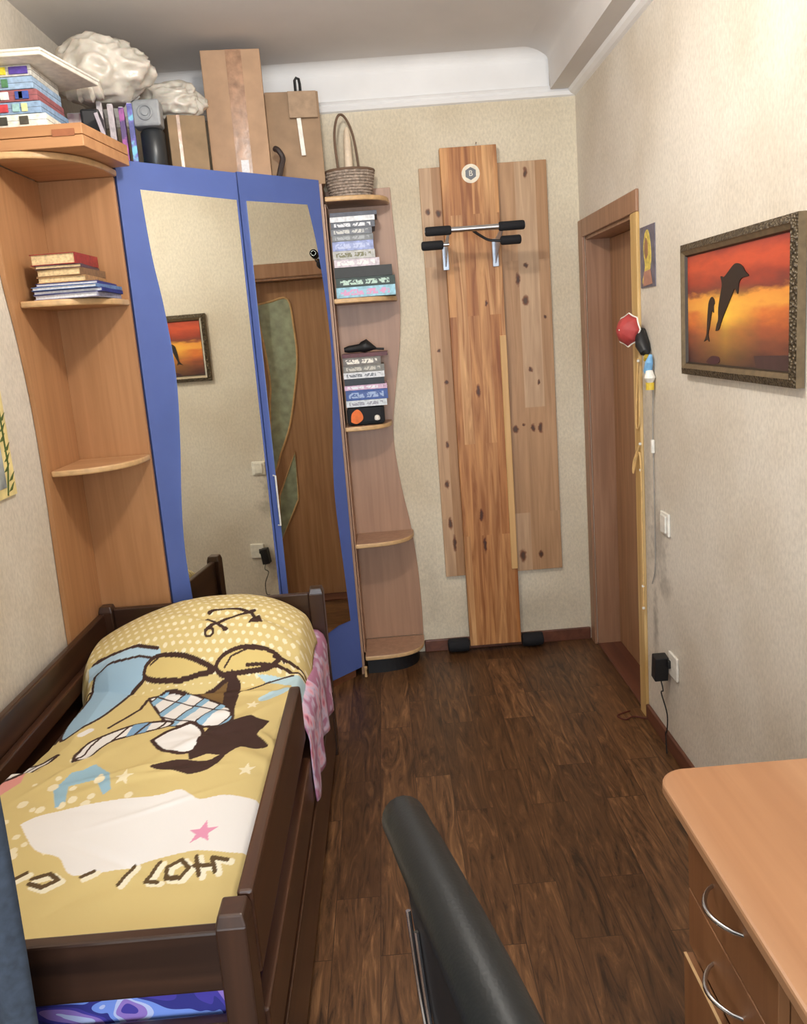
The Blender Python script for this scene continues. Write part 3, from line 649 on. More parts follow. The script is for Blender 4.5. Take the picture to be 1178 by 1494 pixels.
# sticker
STX, STZ = .462, 2.275
b = MB(); b.prism([(STX+.041*cos(2*pi*i/40), STZ+.041*sin(2*pi*i/40)) for i in range(40)], XZ, BY-.0012, BY+.0005)
sk = b.build('sticker', plain('sticker_white', (236, 226, 204), .5), bd_); sk['label'] = 'round cream sticker with a grey emblem'
b = MB(); b.prism([(STX+.027*cos(2*pi*i/6+pi/6), STZ+.028*sin(2*pi*i/6+pi/6)) for i in range(6)], XZ, BY-.0018, BY-.001)
M_stg = plain('sticker_grey', (112, 116, 122), .5)
b.build('emblem', M_stg, sk)
fc = bpy.data.curves.new('letter', 'FONT'); fc.body = 'B'; fc.size = .034; fc.extrude = .0004; fc.align_x = 'CENTER'; fc.align_y = 'CENTER'
fo = bpy.data.objects.new('tmp', fc); COL.objects.link(fo); dg = bpy.context.evaluated_depsgraph_get(); fm = bpy.data.meshes.new_from_object(fo.evaluated_get(dg)); bpy.data.objects.remove(fo)
fo = bpy.data.objects.new('letter', fm); COL.objects.link(fo); fm.materials.append(plain('sticker_cream', (230, 224, 208), .5)); fo.parent = sk
fo.location = Vector((STX, BY-.0024, STZ))-wloc(sk); fo.rotation_euler = (radians(90), 0, 0)
# pull-up bar
pb = thing('pull_up_bar', (.45, 3.7, 1.84), 'chrome pull-up bar with black grips bolted to the honey board', 'exercise bar')
BYY, BZ_ = 3.56, 2.008
for x in (.323, .552):
    b = MB(); b.box(x-.012, x+.016, BY-.008, BY-.0005, 1.862, 1.985); b.build('mounting_plate', M_alu, pb, bevel=.002)
    b = MB(); b.prism([(BY-.004, 1.875), (BY-.004, 1.975), (BYY, BZ_+.008), (BYY, BZ_-.012)], YZ, x-.001, x+.003); b.build('bracket', M_alu, pb, bevel=.001)
b = MB(); b.tube([(.222, BYY, BZ_), (.648, BYY, BZ_)], .0125, 16); b.build('bar', M_chrome, pb, smooth=True)
b = MB(); b.tube(smooth_path([(.42, BYY, BZ_-.004), (.46, BYY+.02, BZ_-.03), (.50, BYY+.03, BZ_-.05), (.56, BYY+.03, BZ_-.055), (.60, BYY+.03, BZ_-.05)], 5), .006, 8); b.build('strap', M_black, pb, smooth=True)
for xa, xb_, z, yy in ((.222, .335, BZ_, BYY), (.535, .648, BZ_, BYY), (.205, .30, BZ_-.055, BYY+.03), (.545, .635, BZ_-.055, BYY+.03)):
    b = MB(); rr_ = .0195
    b.tube([(xa, yy, z), (xa+.003, yy, z), (xa+.009, yy, z), (xb_-.009, yy, z), (xb_-.003, yy, z), (xb_, yy, z)], [rr_*.55, rr_*.9, rr_, rr_, rr_*.9, rr_*.55], 18)
    b.build('grip', M_foam, pb, smooth=True)
for xa, xb_ in ((.295, .324), (.545, .556)): MB().tube([(xa, BYY+.03, BZ_-.055), (xb_, BYY+.03, BZ_-.055)], .008, 10).build('grip_stub', M_chrome, pb, smooth=True)

# ------------------------------------------------------------ pictures
def painting_mat():
    m, nt, b = newmat('sunset_print')
    g = N(nt, 'ShaderNodeNewGeometry'); sp = N(nt, 'ShaderNodeSeparateXYZ'); nt.links.new(g.outputs['Position'], sp.inputs[0])
    mr_ = N(nt, 'ShaderNodeMapRange'); nt.links.new(sp.outputs['Z'], mr_.inputs[0]); mr_.inputs[1].default_value = 1.44; mr_.inputs[2].default_value = 1.765
    ns = N(nt, 'ShaderNodeTexNoise'); ns.inputs['Scale'].default_value = 9; ns.inputs['Detail'].default_value = 4
    mp = N(nt, 'ShaderNodeMapping'); mp.inputs['Scale'].default_value = (1, 1, 4); nt.links.new(g.outputs['Position'], mp.inputs[0]); nt.links.new(mp.outputs[0], ns.inputs[0])
    ad = N(nt, 'ShaderNodeMath', operation='MULTIPLY_ADD'); nt.links.new(ns.outputs[0], ad.inputs[0]); ad.inputs[1].default_value = .24; nt.links.new(mr_.outputs[0], ad.inputs[2])
    sb = N(nt, 'ShaderNodeMath', operation='SUBTRACT'); nt.links.new(ad.outputs[0], sb.inputs[0]); sb.inputs[1].default_value = .12
    r = ramp(nt, [(.0, (58, 36, 38)), (.10, (96, 54, 44)), (.20, (124, 70, 50)), (.32, (166, 86, 54)), (.42, (214, 118, 58)), (.51, (236, 164, 72)), (.585, (230, 150, 66)), (.64, (122, 58, 50)), (.74, (164, 66, 48)), (.86, (204, 84, 54)), (1, (150, 58, 50))], sb.outputs[0])
    # sun glow column around y=2.26
    my = N(nt, 'ShaderNodeMath', operation='SUBTRACT'); nt.links.new(sp.outputs['Y'], my.inputs[0]); my.inputs[1].default_value = 2.24
    m2 = N(nt, 'ShaderNodeMath', operation='ABSOLUTE'); nt.links.new(my.outputs[0], m2.inputs[0])
    r2 = ramp(nt, [(0, (255, 255, 255)), (.05, (205, 205, 205)), (.22, (0, 0, 0))], m2.outputs[0])
    r3 = ramp(nt, [(0, (60, 60, 60)), (.3, (150, 150, 150)), (.42, (255, 255, 255)), (.58, (170, 170, 170)), (.66, (0, 0, 0))], mr_.outputs[0])
    mu = N(nt, 'ShaderNodeMath', operation='MULTIPLY'); nt.links.new(r2.outputs[0], mu.inputs[0]); nt.links.new(r3.outputs[0], mu.inputs[1])
    mx = N(nt, 'ShaderNodeMixRGB'); nt.links.new(mu.outputs[0], mx.inputs[0]); nt.links.new(r.outputs[0], mx.inputs[1]); mx.inputs[2].default_value = (*lin((255, 214, 80)), 1)
    nt.links.new(mx.outputs[0], b.inputs['Base Color']); b.inputs['Roughness'].default_value = .3; return m
PY0, PY1, PZ0, PZ1 = 1.835, 2.549, 1.405, 1.795
pf = thing('framed_picture', (XR-.02, 2.19, PZ0), 'ornate framed sunset picture with two leaping dolphins on the right wall', 'picture')
def gilt():
    m, nt, b = newmat('antique_gilt')
    v = coords(nt, world=True); n = N(nt, 'ShaderNodeTexVoronoi'); n.inputs['Scale'].default_value = 130; nt.links.new(v, n.inputs[0])
    r = ramp(nt, [(.1, (112, 98, 74)), (.6, (66, 54, 38))], n.outputs['Distance']); nt.links.new(r.outputs[0], b.inputs['Base Color']); b.inputs['Metallic'].default_value = .35; b.inputs['Roughness'].default_value = .45
    bump(nt, b, n.outputs['Distance'], .8, .006); return m
M_gilt = gilt(); M_giltp = plain('aged_gold_paint', (116, 100, 76), .42, metal=.3, var=.08, nscale=60)
# frame: mitred profile (outward from picture: inner lip, cove, ornate outer)
def frame(ringA, ringB, xa, xb_):  # ring = inset from outer edge
    b = MB()
    def rect(i, x): return [(x, PY0+i, PZ0+i), (x, PY1-i, PZ0+i), (x, PY1-i, PZ1-i), (x, PY0+i, PZ1-i)]
    A, B = rect(ringA, XR-xa), rect(ringB, XR-xb_); A0, B0 = rect(ringA, XR-.002), rect(ringB, XR-.002)
    b.add(A+B+A0+B0, [f for i in range(4) for j in [(i+1) % 4] for f in ((i, j, 4+j, 4+i), (i, 8+i, 8+j, j), (4+i, 4+j, 12+j, 12+i))])
    b.mi = [0, 1, 1]*4
    return b
frame(0, .020, .022, .030).build('outer_frame', [M_gilt, M_giltp], pf)
frame(.020, .034, .028, .020).build('inner_frame', [M_giltp, M_giltp], pf)
_s = plain('dark_slip', (50, 38, 26), .5); frame(.034, .038, .022, .014).build('slip', [_s, _s], pf)
MB().box(XR-.014, XR-.004, PY0+.036, PY1-.036, PZ0+.036, PZ1-.036).build('print', painting_mat(), pf)
M_dark = plain('silhouette_ink', (34, 26, 24), .35)
# dolphins drawn in the picture: outline (u from left edge = far end, v from bottom)
def toYZ(px, py):
    # picture plane coordinates: px 0..1 from far(left) edge, py 0..1 from the bottom
    return (PY1-.036-(PY1-PY0-.072)*px, PZ0+.036+(PZ1-PZ0-.072)*py)
big = [(.33, .30), (.345, .36), (.36, .40), (.362, .50), (.385, .62), (.40, .70), (.385, .765), (.42, .755), (.47, .80), (.52, .845), (.56, .845), (.60, .815), (.625, .77), (.655, .735), (.62, .73), (.585, .72), (.565, .68), (.555, .60), (.535, .64), (.52, .64), (.49, .58), (.45, .50), (.41, .42), (.385, .36), (.37, .32), (.355, .305)]
sm = [(.20, .205), (.225, .25), (.235, .30), (.24, .40), (.25, .50), (.26, .56), (.29, .60), (.315, .575), (.32, .54), (.31, .52), (.31, .46), (.295, .48), (.28, .42), (.265, .34), (.25, .27), (.26, .205), (.24, .225)]
for P_ in (big, sm):
    q = [toYZ(a, c) for a, c in sp2(P_+[P_[0]], 3)[:-1]]; MB().prism(q, YZ, XR-.0165, XR-.0141).build('dolphin', M_dark, pf)
q = [toYZ(a, c) for a, c in ((.70, .10), (1.0, .12), (1.0, -.0), (.72, .0))]; MB().prism(q, YZ, XR-.0155, XR-.0141).build('reef', plain('reef_ink', (70, 48, 48), .4), pf)
q = [toYZ(a, c) for a, c in sp2([(.22, .02), (.28, .075), (.36, .07), (.36, .02), (.28, .0), (.22, .02)], 4)]; MB().prism(q[:-1], YZ, XR-.0155, XR-.0141).build('rock', plain('rock_ink', (66, 34, 44), .4), pf)

# small poster by the door
ic = thing('wall_poster', (XR-.002, 2.915, 1.69), 'small dark poster with a yellow figure beside the door frame', 'poster')
MB().box(XR-.004, XR-.0005, 2.838, 2.992, 1.69, 1.90).build('sheet', plain('poster_grey', (104, 100, 112), .5, var=.15, nscale=30), ic)
b = MB(); b.prism(sp2([(2.90, 1.72), (2.875, 1.78), (2.88, 1.84), (2.905, 1.885), (2.94, 1.87), (2.955, 1.82), (2.94, 1.76), (2.97, 1.71), (2.93, 1.70), (2.90, 1.72)], 4)[:-1], YZ, XR-.0055, XR-.004); b.build('figure', plain('poster_yellow', (206, 184, 92), .5, var=.2, nscale=50), ic)
b = MB(); b.prism(sp2([(2.905, 1.80), (2.905, 1.84), (2.925, 1.86), (2.94, 1.83), (2.93, 1.79), (2.905, 1.80)], 4)[:-1], YZ, XR-.0065, XR-.0055); b.build('face', plain('poster_brown', (150, 110, 80), .5), ic)
b = MB(); b.prism([(2.86, 1.70), (2.96, 1.695), (2.95, 1.745), (2.88, 1.75)], YZ, XR-.0062, XR-.0055); b.build('robe', plain('poster_pink', (176, 128, 110), .5), ic)
# picture on the left wall
lp = thing('flower_picture', (XL+.01, 2.2, 1.20), 'picture with a yellow leafy border on the left wall', 'picture')
MB().box(XL+.001, XL+.008, 1.95, 2.462, 1.205, 1.52).build('sheet', plain('pale_yellow_paper', (232, 214, 150), .6, var=.1, nscale=14), lp)
MB().box(XL+.008, XL+.010, 1.98, 2.40, 1.235, 1.49).build('photo', plain('grey_photo', (150, 158, 160), .4, var=.3, nscale=12), lp)
b = MB()
for k in range(9):
    y, z = 2.43+.012*sin(k*2.1), 1.22+k*.03
    b.prism([(y-.018, z), (y+.0, z+.012), (y+.022, z+.024), (y+.004, z+.002)], YZ, XL+.008, XL+.0095)
b.tube([(XL+.009, 2.40, 1.21), (XL+.009, 2.43, 1.3), (XL+.009, 2.43, 1.49)], .003, 6)
b.build('leaves', plain('leaf_green', (78, 96, 48), .6), lp)

# ------------------------------------------------------------ wall hangings and electrics on right wall by the door
M_cord = plain('yellow_cord', (214, 176, 116), .7)
# red paper umbrella ornament
um = thing('toy_umbrella', (XR-.05, 2.98, 1.50), 'little red scalloped umbrella ornament hanging on the door frame edge', 'ornament')
b = MB(); seg = 8
C0 = Vector((XR-.055, 2.985, 1.545)); ax = Vector((-.75, -.35, .05)).normalized()
e1 = ax.cross(Vector((0, 0, 1))).normalized(); e2 = ax.cross(e1).normalized()
tip = C0+ax*.045; vs = [tip]; ring = 48
for j in (1, 2, 3, 4):
    for k in range(ring):
        a = 2*pi*k/ring; rr_ = .060*(j/4)**.75*(1-.07*(abs(sin(a*4)) if j == 4 else 0))*(1-.05*abs(sin(a*4))); vs.append(C0+ax*(.045*(1-(j/4)**1.5))+(e1*cos(a)+e2*sin(a))*rr_)
fs = [(0, 1+k, 1+(k+1) % ring) for k in range(ring)]+[(1+j*ring+k, 1+(j+1)*ring+k, 1+(j+1)*ring+(k+1) % ring, 1+j*ring+(k+1) % ring) for j in range(3) for k in range(ring)]
b.add(vs, fs); o = b.build('canopy', plain('red_cloth', (170, 62, 60), .6), um, smooth=True); md = o.modifiers.new('s', 'SOLIDIFY'); md.thickness = .002
b = MB(); b.tube([C0+(e1*cos(2*pi*k/ring)+e2*sin(2*pi*k/ring))*(.060*(1-.11*abs(sin(2*pi*k/ring*4)))) for k in range(ring)], .003, 6, closed=True); b.build('lace_trim', M_white, um, smooth=True)
b = MB(); b.tube([tip, C0-ax*.055], .003, 8); b.build('handle', M_white, um)
# chick-like hanging toys -> plain ornaments
hb = thing('hanging_ornament', (XR-.02, 2.9, 1.42), 'black pouch ornament with gold rim hanging under the poster', 'ornament', 'hanging ornaments beside the door')
b = MB(); b.tube([(XR-.015, 2.955, 1.545), (XR-.022, 2.945, 1.52), (XR-.024, 2.925, 1.49), (XR-.02, 2.905, 1.465), (XR-.012, 2.90, 1.455)], [.012, .022, .026, .020, .008], 14); b.build('pouch', M_black, hb, smooth=True)
b = MB(); b.tube([(XR-.02, 2.895, 1.437+.012*0), (XR-.02, 2.885, 1.45)], .012, 12); b.build('bead', plain('gold_bead', (206, 176, 70), .35, metal=.3), hb, smooth=True)
hb2 = thing('hanging_ornament', (XR-.02, 2.88, 1.34), 'blue and white tassel ornament with yellow base hanging above the light cord', 'ornament', 'hanging ornaments beside the door')
b = MB(); b.tube([(XR-.012, 2.875, 1.455), (XR-.02, 2.868, 1.43), (XR-.02, 2.885, 1.40), (XR-.018, 2.875, 1.375)], [.006, .014, .016, .010], 12); b.build('ribbon', plain('light_blue_ribbon', (120, 172, 214), .5), hb2, smooth=True)
b = MB(); b.tube([(XR-.02, 2.87, 1.40), (XR-.02, 2.865, 1.375), (XR-.018, 2.87, 1.355)], [.012, .020, .010], 12); b.build('bulb', M_white, hb2, smooth=True)
b = MB(); b.tube([(XR-.018, 2.87, 1.358), (XR-.018, 2.87, 1.332)], .015, 12); b.build('base', plain('yellow_plastic', (214, 184, 60), .5), hb2, smooth=True)
# cord with in-line switch
cw = thing('wall_cable', (XR-.006, 2.885, .6), 'thin grey cord with a small in-line switch running down the right wall', 'cable')
b = MB(); b.tube(smooth_path([(XR-.006, 2.872, 1.335), (XR-.006, 2.885, 1.20), (XR-.005, 2.885, 1.0), (XR-.004, 2.887, .80), (XR-.004, 2.893, .66), (XR-.004, 2.93, .59)], 6), .0022, 6); b.build('cord', plain('grey_cord', (150, 146, 138), .6), cw, smooth=True)
b = MB(); b.box(XR-.014, XR-.002, 2.876, 2.892, 1.10, 1.15); b.build('inline_switch', M_white, cw, bevel=.003)
# yellow string hanging along the architrave
ys = thing('bead_string', (XR-.015, 3.0, .5), 'pale yellow cord looped down the near edge of the door frame', 'string')
b = MB(); b.tube(smooth_path([(XR-.018, 3.0, 1.44), (XR-.020, 3.02, 1.30), (XR-.020, 3.03, 1.18), (XR-.018, 3.0, 1.20), (XR-.018, 2.995, 1.30), (XR-.018, 2.992, 1.38)], 5), .003, 6)
b.tube(smooth_path([(XR-.018, 3.0, 1.12), (XR-.03, 3.04, 1.05), (XR-.03, 3.05, 1.0), (XR-.022, 3.02, 1.08), (XR-.018, 2.995, 1.05), (XR-.017, 2.995, .80), (XR-.017, 2.995, .55), (XR-.017, 3.0, .46)], 6), .0035, 6)
b.build('cord', M_cord, ys, smooth=True)
for z in (1.43, 1.12, 1.02, .56, .47): MB().lathe([(0, -.006), (.005, -.004), (.006, 0), (.005, .004), (0, .006)], (XR-.018, 2.997, z), 10).build('bead', M_white, ys, smooth=True)
# wall switch and socket
sw = thing('light_switch', (XR-.004, 2.77, .82), 'cream light switch on the scuffed right wall', 'switch')
MB().box(XR-.010, XR-.0005, 2.73, 2.812, .822, .905).build('plate', M_white, sw, bevel=.004); MB().box(XR-.016, XR-.010, 2.745, 2.797, .832, .895).build('rocker', M_white, sw, bevel=.003)
so = thing('wall_socket', (XR-.004, 2.70, .31), 'white wall socket low on the right wall', 'socket')
MB().box(XR-.010, XR-.0005, 2.665, 2.750, .305, .395).build('plate', M_white, so, bevel=.004)
ch = thing('power_adapter', (XR-.03, 2.75, .27), 'black plug-in power adapter with a hanging cable in the white socket', 'charger')
MB().obox((XR-.035, 2.765, .325), (.05, .045, .095), 0, .12).build('body', M_black, ch, bevel=.004)
MB().box(XR-.02, XR-.010, 2.72, 2.76, .335, .365).build('plug', M_black, ch, bevel=.003)
b = MB(); b.tube(smooth_path([(XR-.035, 2.76, .28), (XR-.03, 2.75, .24), (XR-.03, 2.77, .22), (XR-.02, 2.74, .15), (XR-.022, 2.74, .08), (XR-.02, 2.76, .066), (XR-.03, 2.72, .0040)], 6), .0025, 6); b.build('cable', M_black, ch, smooth=True)
cb_ = MB(); cb_.tube(smooth_path([(XR-.012, 2.99, .004), (.90, 3.02, .004), (.86, 3.0, .004), (.84, 3.04, .004), (.90, 3.07, .004)], 6), .003, 6)
tag(cb_.build('floor_cable', plain('reddish_cable', (90, 40, 34), .5), smooth=True), 'thin reddish cable lying on the floor by the door frame', 'cable')

# ------------------------------------------------------------ books
def mottled(name, stops, sc=14):
    if name in MATS: return MATS[name]
    m, nt, b = newmat(name); MATS[name] = m; n = N(nt, 'ShaderNodeTexNoise'); n.inputs['Scale'].default_value = sc; n.inputs['Detail'].default_value = 2; n.inputs['Distortion'].default_value = .8; nt.links.new(coords(nt), n.inputs[0])
    r = ramp(nt, stops, n.outputs[0]); r.color_ramp.interpolation = 'EASE'; nt.links.new(r.outputs[0], b.inputs['Base Color']); b.inputs['Roughness'].default_value = .4; return m
def cmat(c, rough=.5): return plain('cover_%d_%d_%d' % c, c, rough, var=.12, nscale=60)
def book(x0, x1, y0, y1, z0, z1, rz, col, label, name='book', pages=M_page, spine='right', group=None, band=None):
    group = group or ('books and notebooks stacked on the left shelf' if x0 < -.5 else 'books and magazines stacked on the right shelves')
    """spine: side of the spine: 'front' (towards viewer), 'right', 'back'"""
    cx_, cy_ = (x0+x1)/2, (y0+y1)/2
    t = thing(name, (cx_, cy_, z0), label, name.replace('_', ' '), group)
    a, c = (x1-x0)/2, (y1-y0)/2; ct = min(.0025, (z1-z0)*.18)
    M = Matrix.Translation((cx_, cy_, 0)) @ Matrix.Rotation(rz, 4, 'Z')
    def bx(m_, xa, xb_, ya, yb, za, zb):
        v = [M @ Vector((x, y, z)) for z in (za, zb) for y in (ya, yb) for x in (xa, xb_)]
        m_.add(v, [(0, 2, 3, 1), (4, 5, 7, 6), (0, 1, 5, 4), (2, 6, 7, 3), (0, 4, 6, 2), (1, 3, 7, 5)])
    b = MB(); bx(b, -a, a, -c, c, z0, z0+ct); bx(b, -a, a, -c, c, z1-ct, z1)
    if spine == 'front': bx(b, -a, a, -c, -c+ct, z0+ct, z1-ct)
    elif spine == 'right': bx(b, a-ct, a, -c, c, z0+ct, z1-ct)
    elif spine == 'back': bx(b, -a, a, c-ct, c, z0+ct, z1-ct)
    b.build('cover', cmat(col), t)
    b = MB(); i = ct*1.6
    bx(b, -a+(i if spine != 'left' else ct), a-(ct if spine == 'right' else i), -c+(ct if spine == 'front' else i), c-(ct if spine == 'back' else i), z0+ct, z1-ct)
    b.build('pages', pages, t)
    if band:
        b = MB(); bx(b, -a*.86, a*.80, -c-.0006, -c, z0+(z1-z0)*.22, z0+(z1-z0)*.76)
        b.build('spine_print', mottled('spine_%d_%d' % (band[0], col[0]), [(.45, col), (.52, band), (.7, band)], 60), t)
    return t
# left shelf, z=1.787
z = 1.788
LB = [(-1.12, -.895, 2.70, 2.95, .016, -.02, (150, 150, 172), 'book', 'grey-white exercise folder at the bottom of the left shelf pile', M_paper),
      (-1.125, -.885, 2.70, 2.955, .013, .03, (34, 44, 120), 'book', 'dark blue notebook in the left shelf pile, just above the grey-white folder', M_paper),
      (-1.12, -.89, 2.69, 2.95, .012, -.03, (96, 124, 168), 'book', 'pale blue notebook in the middle of the left shelf pile', M_paper),
      (-1.115, -.90, 2.70, 2.95, .010, .05, (52, 52, 122), 'book', 'thin indigo notebook directly under the brown books on the left shelf', M_paper),
      (-1.105, -.93, 2.70, 2.93, .020, .02, (170, 130, 84), 'book', 'tan paperback with yellowed pages, lowest of the old books on the left shelf', M_page),
      (-1.10, -.935, 2.70, 2.93, .024, -.05, (128, 96, 66), 'book', 'brown paperback with yellowed pages under the red book', M_page),
      (-1.11, -.945, 2.70, 2.93, .012, .06, (84, 62, 74), 'book', 'thin dark plum book jutting out under the red book', M_page),
      (-1.115, -.95, 2.70, 2.92, .036, -.03, (150, 48, 44), 'book', 'thick red hardback on top of the left shelf pile', M_page)]
for (a_, b_, c_, d_, th, rz, colr, nm, lab, pg) in LB:
    book(a_+.02, b_, c_, d_-.02, z, z+th-.0008, rz, colr, lab, nm, pg, 'right'); z += th
# right shelf 1 (z 1.765) spines to the front
def stack(items, z, xl, yb_, rzs=(.0, .02, -.02, .01, -.015)):
    for i, (th, wx, col, pr, pgs, lab, nm) in enumerate(items):
        book(xl, xl+wx, yb_-.175, yb_, z, z+th-.0008, rzs[i % 5], col, lab, nm, pgs, 'front', band=pr); z += th
    return z
S1 = [(.046, .262, (150, 196, 214), (214, 150, 190), M_paper, 'light blue and pink boxed book at the bottom of the upper right shelf', 'book'),
      (.040, .262, (34, 54, 48), (180, 206, 190), M_paper, 'dark green book with pale lettering, second from the bottom of the upper right pile', 'book'),
      (.046, .255, (32, 34, 32), None, M_paper, 'thick black book in the upper right shelf pile', 'book'),
      (.034, .200, (206, 196, 204), (236, 232, 230), M_paper, 'white and pinkish magazine lying on the thick black book', 'magazine'),
      (.036, .185, (186, 186, 182), (110, 108, 70), M_paper, 'patterned grey and olive magazine in the upper right pile', 'magazine'),
      (.040, .180, (150, 162, 208), (186, 196, 228), M_paper, 'lavender blue folder in the middle of the upper right pile', 'magazine'),
      (.026, .180, (122, 126, 128), (160, 164, 168), M_paper, 'mid grey magazine above the lavender folder', 'magazine'),
      (.028, .180, (110, 114, 122), (196, 196, 190), M_paper, 'bluish grey magazine with pale lettering in the upper right pile', 'magazine'),
      (.028, .192, (86, 90, 100), (214, 216, 222), M_paper, 'dark slate magazine just under the white one', 'magazine'),
      (.022, .195, (224, 226, 232), None, M_paper, 'bright white magazine near the top of the upper right pile', 'magazine'),
      (.018, .205, (74, 78, 92), None, M_paper, 'thin charcoal folder topmost in the upper right pile', 'magazine')]
stack(S1, 1.767, RX+.02, 3.862)
S2 = [(.030, .185, (206, 212, 216), (150, 150, 160), M_paper, 'pale grey magazine lying right above the black bag on the middle right shelf', 'magazine'),
      (.046, .190, (56, 84, 150), (150, 170, 206), M_paper, 'thick blue book near the bottom of the middle right pile', 'book'),
      (.022, .192, (204, 170, 196), (230, 230, 236), M_paper, 'pink and white magazine on the thick blue book', 'magazine'),
      (.030, .180, (30, 36, 44), None, M_paper, 'black book in the middle right pile under the white box', 'book'),
      (.028, .185, (214, 216, 220), (120, 124, 130), M_paper, 'white magazine with grey lettering above the black book', 'magazine'),
      (.030, .185, (120, 118, 112), (186, 180, 166), M_paper, 'grey magazine under the dark red folder stack', 'magazine'),
      (.036, .170, (112, 106, 100), (226, 220, 206), M_paper, 'brown-grey book with cream patches under the dark red folder', 'book'),
      (.018, .205, (88, 42, 48), None, M_paper, 'dark red folder topmost in the middle right pile', 'magazine')]
zt = stack(S2, 1.197+.085, RX+.02, 3.855)
# black bag w/ orange on shelf 2 (books rest on it)
bg = thing('soft_bag', (RX+.1, 3.76, 1.197), 'black pouch with an orange patch at the bottom of the middle right shelf', 'pouch')
MB().box(RX+.018, RX+.19, 3.685, 3.85, 1.197, 1.281).build('body', plain('black_cloth', (26, 28, 32), .85), bg, bevel=.016)
b = MB(); P_ = sp2([(RX+.035, 1.215), (RX+.06, 1.205), (RX+.09, 1.225), (RX+.085, 1.255), (RX+.065, 1.27), (RX+.04, 1.25), (RX+.035, 1.215)], 4)[:-1]; b.prism(P_, XZ, 3.680, 3.686); b.build('patch', plain('orange_patch', (226, 112, 44), .6), bg)
b = MB(); b.lathe([(0, -.012), (.012, -.008), (.014, 0), (.010, .012), (0, .016)], (RX+.155, 3.682, 1.225), 14); b.build('cap', M_white, bg, smooth=True)
# black toy on top of shelf 2 pile
bt = thing('folding_umbrella', (RX+.1, 3.74, zt), 'small black folding umbrella lying on the dark red folder', 'umbrella')
b = MB(); b.tube([(RX+.03, 3.72, zt+.018), (RX+.05, 3.72, zt+.019), (RX+.10, 3.72, zt+.022), (RX+.115, 3.72, zt+.024), (RX+.13, 3.72, zt+.030), (RX+.165, 3.72, zt+.018), (RX+.175, 3.72, zt+.014)], [.010, .016, .018, .026, .030, .010, .005], 12); b.build('canopy', M_black, bt, smooth=True)
b = MB(); b.tube([(RX+.175, 3.72, zt+.014), (RX+.21, 3.715, zt+.010)], .005, 8); b.build('handle', M_black, bt, smooth=True)

# basket on right unit
bs = thing('wicker_basket', (RX+.125, 3.77, 2.196), 'small grey wicker basket with a tall hoop handle on the right shelf unit', 'basket')
b = MB(); cxb, cyb, zb_ = RX+.118, 3.772, 2.197
for k in range(9):
    z_ = zb_+.008+k*.012; rx_ = .088+.018*k/8
    b.tube([(cxb+rx_*cos(a)*(1+.02*sin(a*14+k*pi)), cyb+rx_*.82*sin(a)*(1+.02*sin(a*14+k*pi)), z_) for a in [2*pi*i/56 for i in range(56)]], .0065, 6, closed=True)
b.lathe([(0, .002), (.086, .002), (.086, .008), (0, .008)], (cxb, cyb, zb_), 30, fn=lambda p: (p[0], p[1]*.82, p[2]))
b.build('basket_body', plain('grey_wicker', (158, 142, 128), .75, var=.25, nscale=90, bstr=.3), bs, smooth=True)
b = MB(); b.tube([(cxb+.108*cos(a), cyb+.088*sin(a), zb_+.112) for a in [2*pi*i/40 for i in range(40)]], .007, 8, closed=True); b.build('rim', plain('brown_wicker', (112, 88, 70), .7), bs, smooth=True)
b = MB(); b.tube(smooth_path([(cxb-.045, cyb-.06, zb_+.11), (cxb-.05, cyb-.05, zb_+.25), (cxb-.03, cyb-.02, zb_+.34), (cxb+.0, cyb+.02, zb_+.345), (cxb+.03, cyb+.05, zb_+.27), (cxb+.045, cyb+.07, zb_+.11)], 6), .0055, 8); b.build('handle', plain('brown_wicker', (112, 88, 70), .7), bs, smooth=True)
cn = MB(); cn.tube([(cxb, cyb, zb_+.02), (cxb, cyb, zb_+.12), (cxb+.002, cyb, zb_+.24), (cxb+.004, cyb, zb_+.285), (cxb+.004, cyb, zb_+.30)], [.022, .02, .016, .012, .004], 14)
tag(cn.build('candle', plain('ivory_wax', (226, 206, 180), .5), smooth=True), 'tall ivory candle standing inside the wicker basket', 'candle')

# ------------------------------------------------------------ things on top of the wardrobe
ZT = 2.253
def carton(name, label, c, sz, rz, mat, tape=None, z0=ZT, cat='cardboard box'):
    t = thing(name, (c[0], c[1], z0), label, cat, 'boxes on top of the wardrobe')
    MB().obox((c[0], c[1], z0+sz[2]/2), sz, rz).build('body', mat, t, bevel=.003)
    if tape:
        ca_, sa_ = cos(rz), sin(rz)
        fx, fy = c[0]+sa_*(sz[1]/2+.0006), c[1]-ca_*(sz[1]/2+.0006)
        MB().obox((fx+ca_*tape[0], fy+sa_*tape[0], z0+sz[2]/2), (tape[1], .001, sz[2]*.998), rz).build('tape', M_tape, t)
    return t
# tall box, front facing the viewer nearly
t = carton('cardboard_box', 'tall upright cardboard box with shiny tape down its front on the wardrobe', (-.515, 3.565, 0), (.232, .20, .49), radians(6), M_card, (.012, .062))
MB().obox((-.490, 3.466, ZT+.05), (.03, .001, .05), radians(6)).build('label_sticker', M_paper, t)
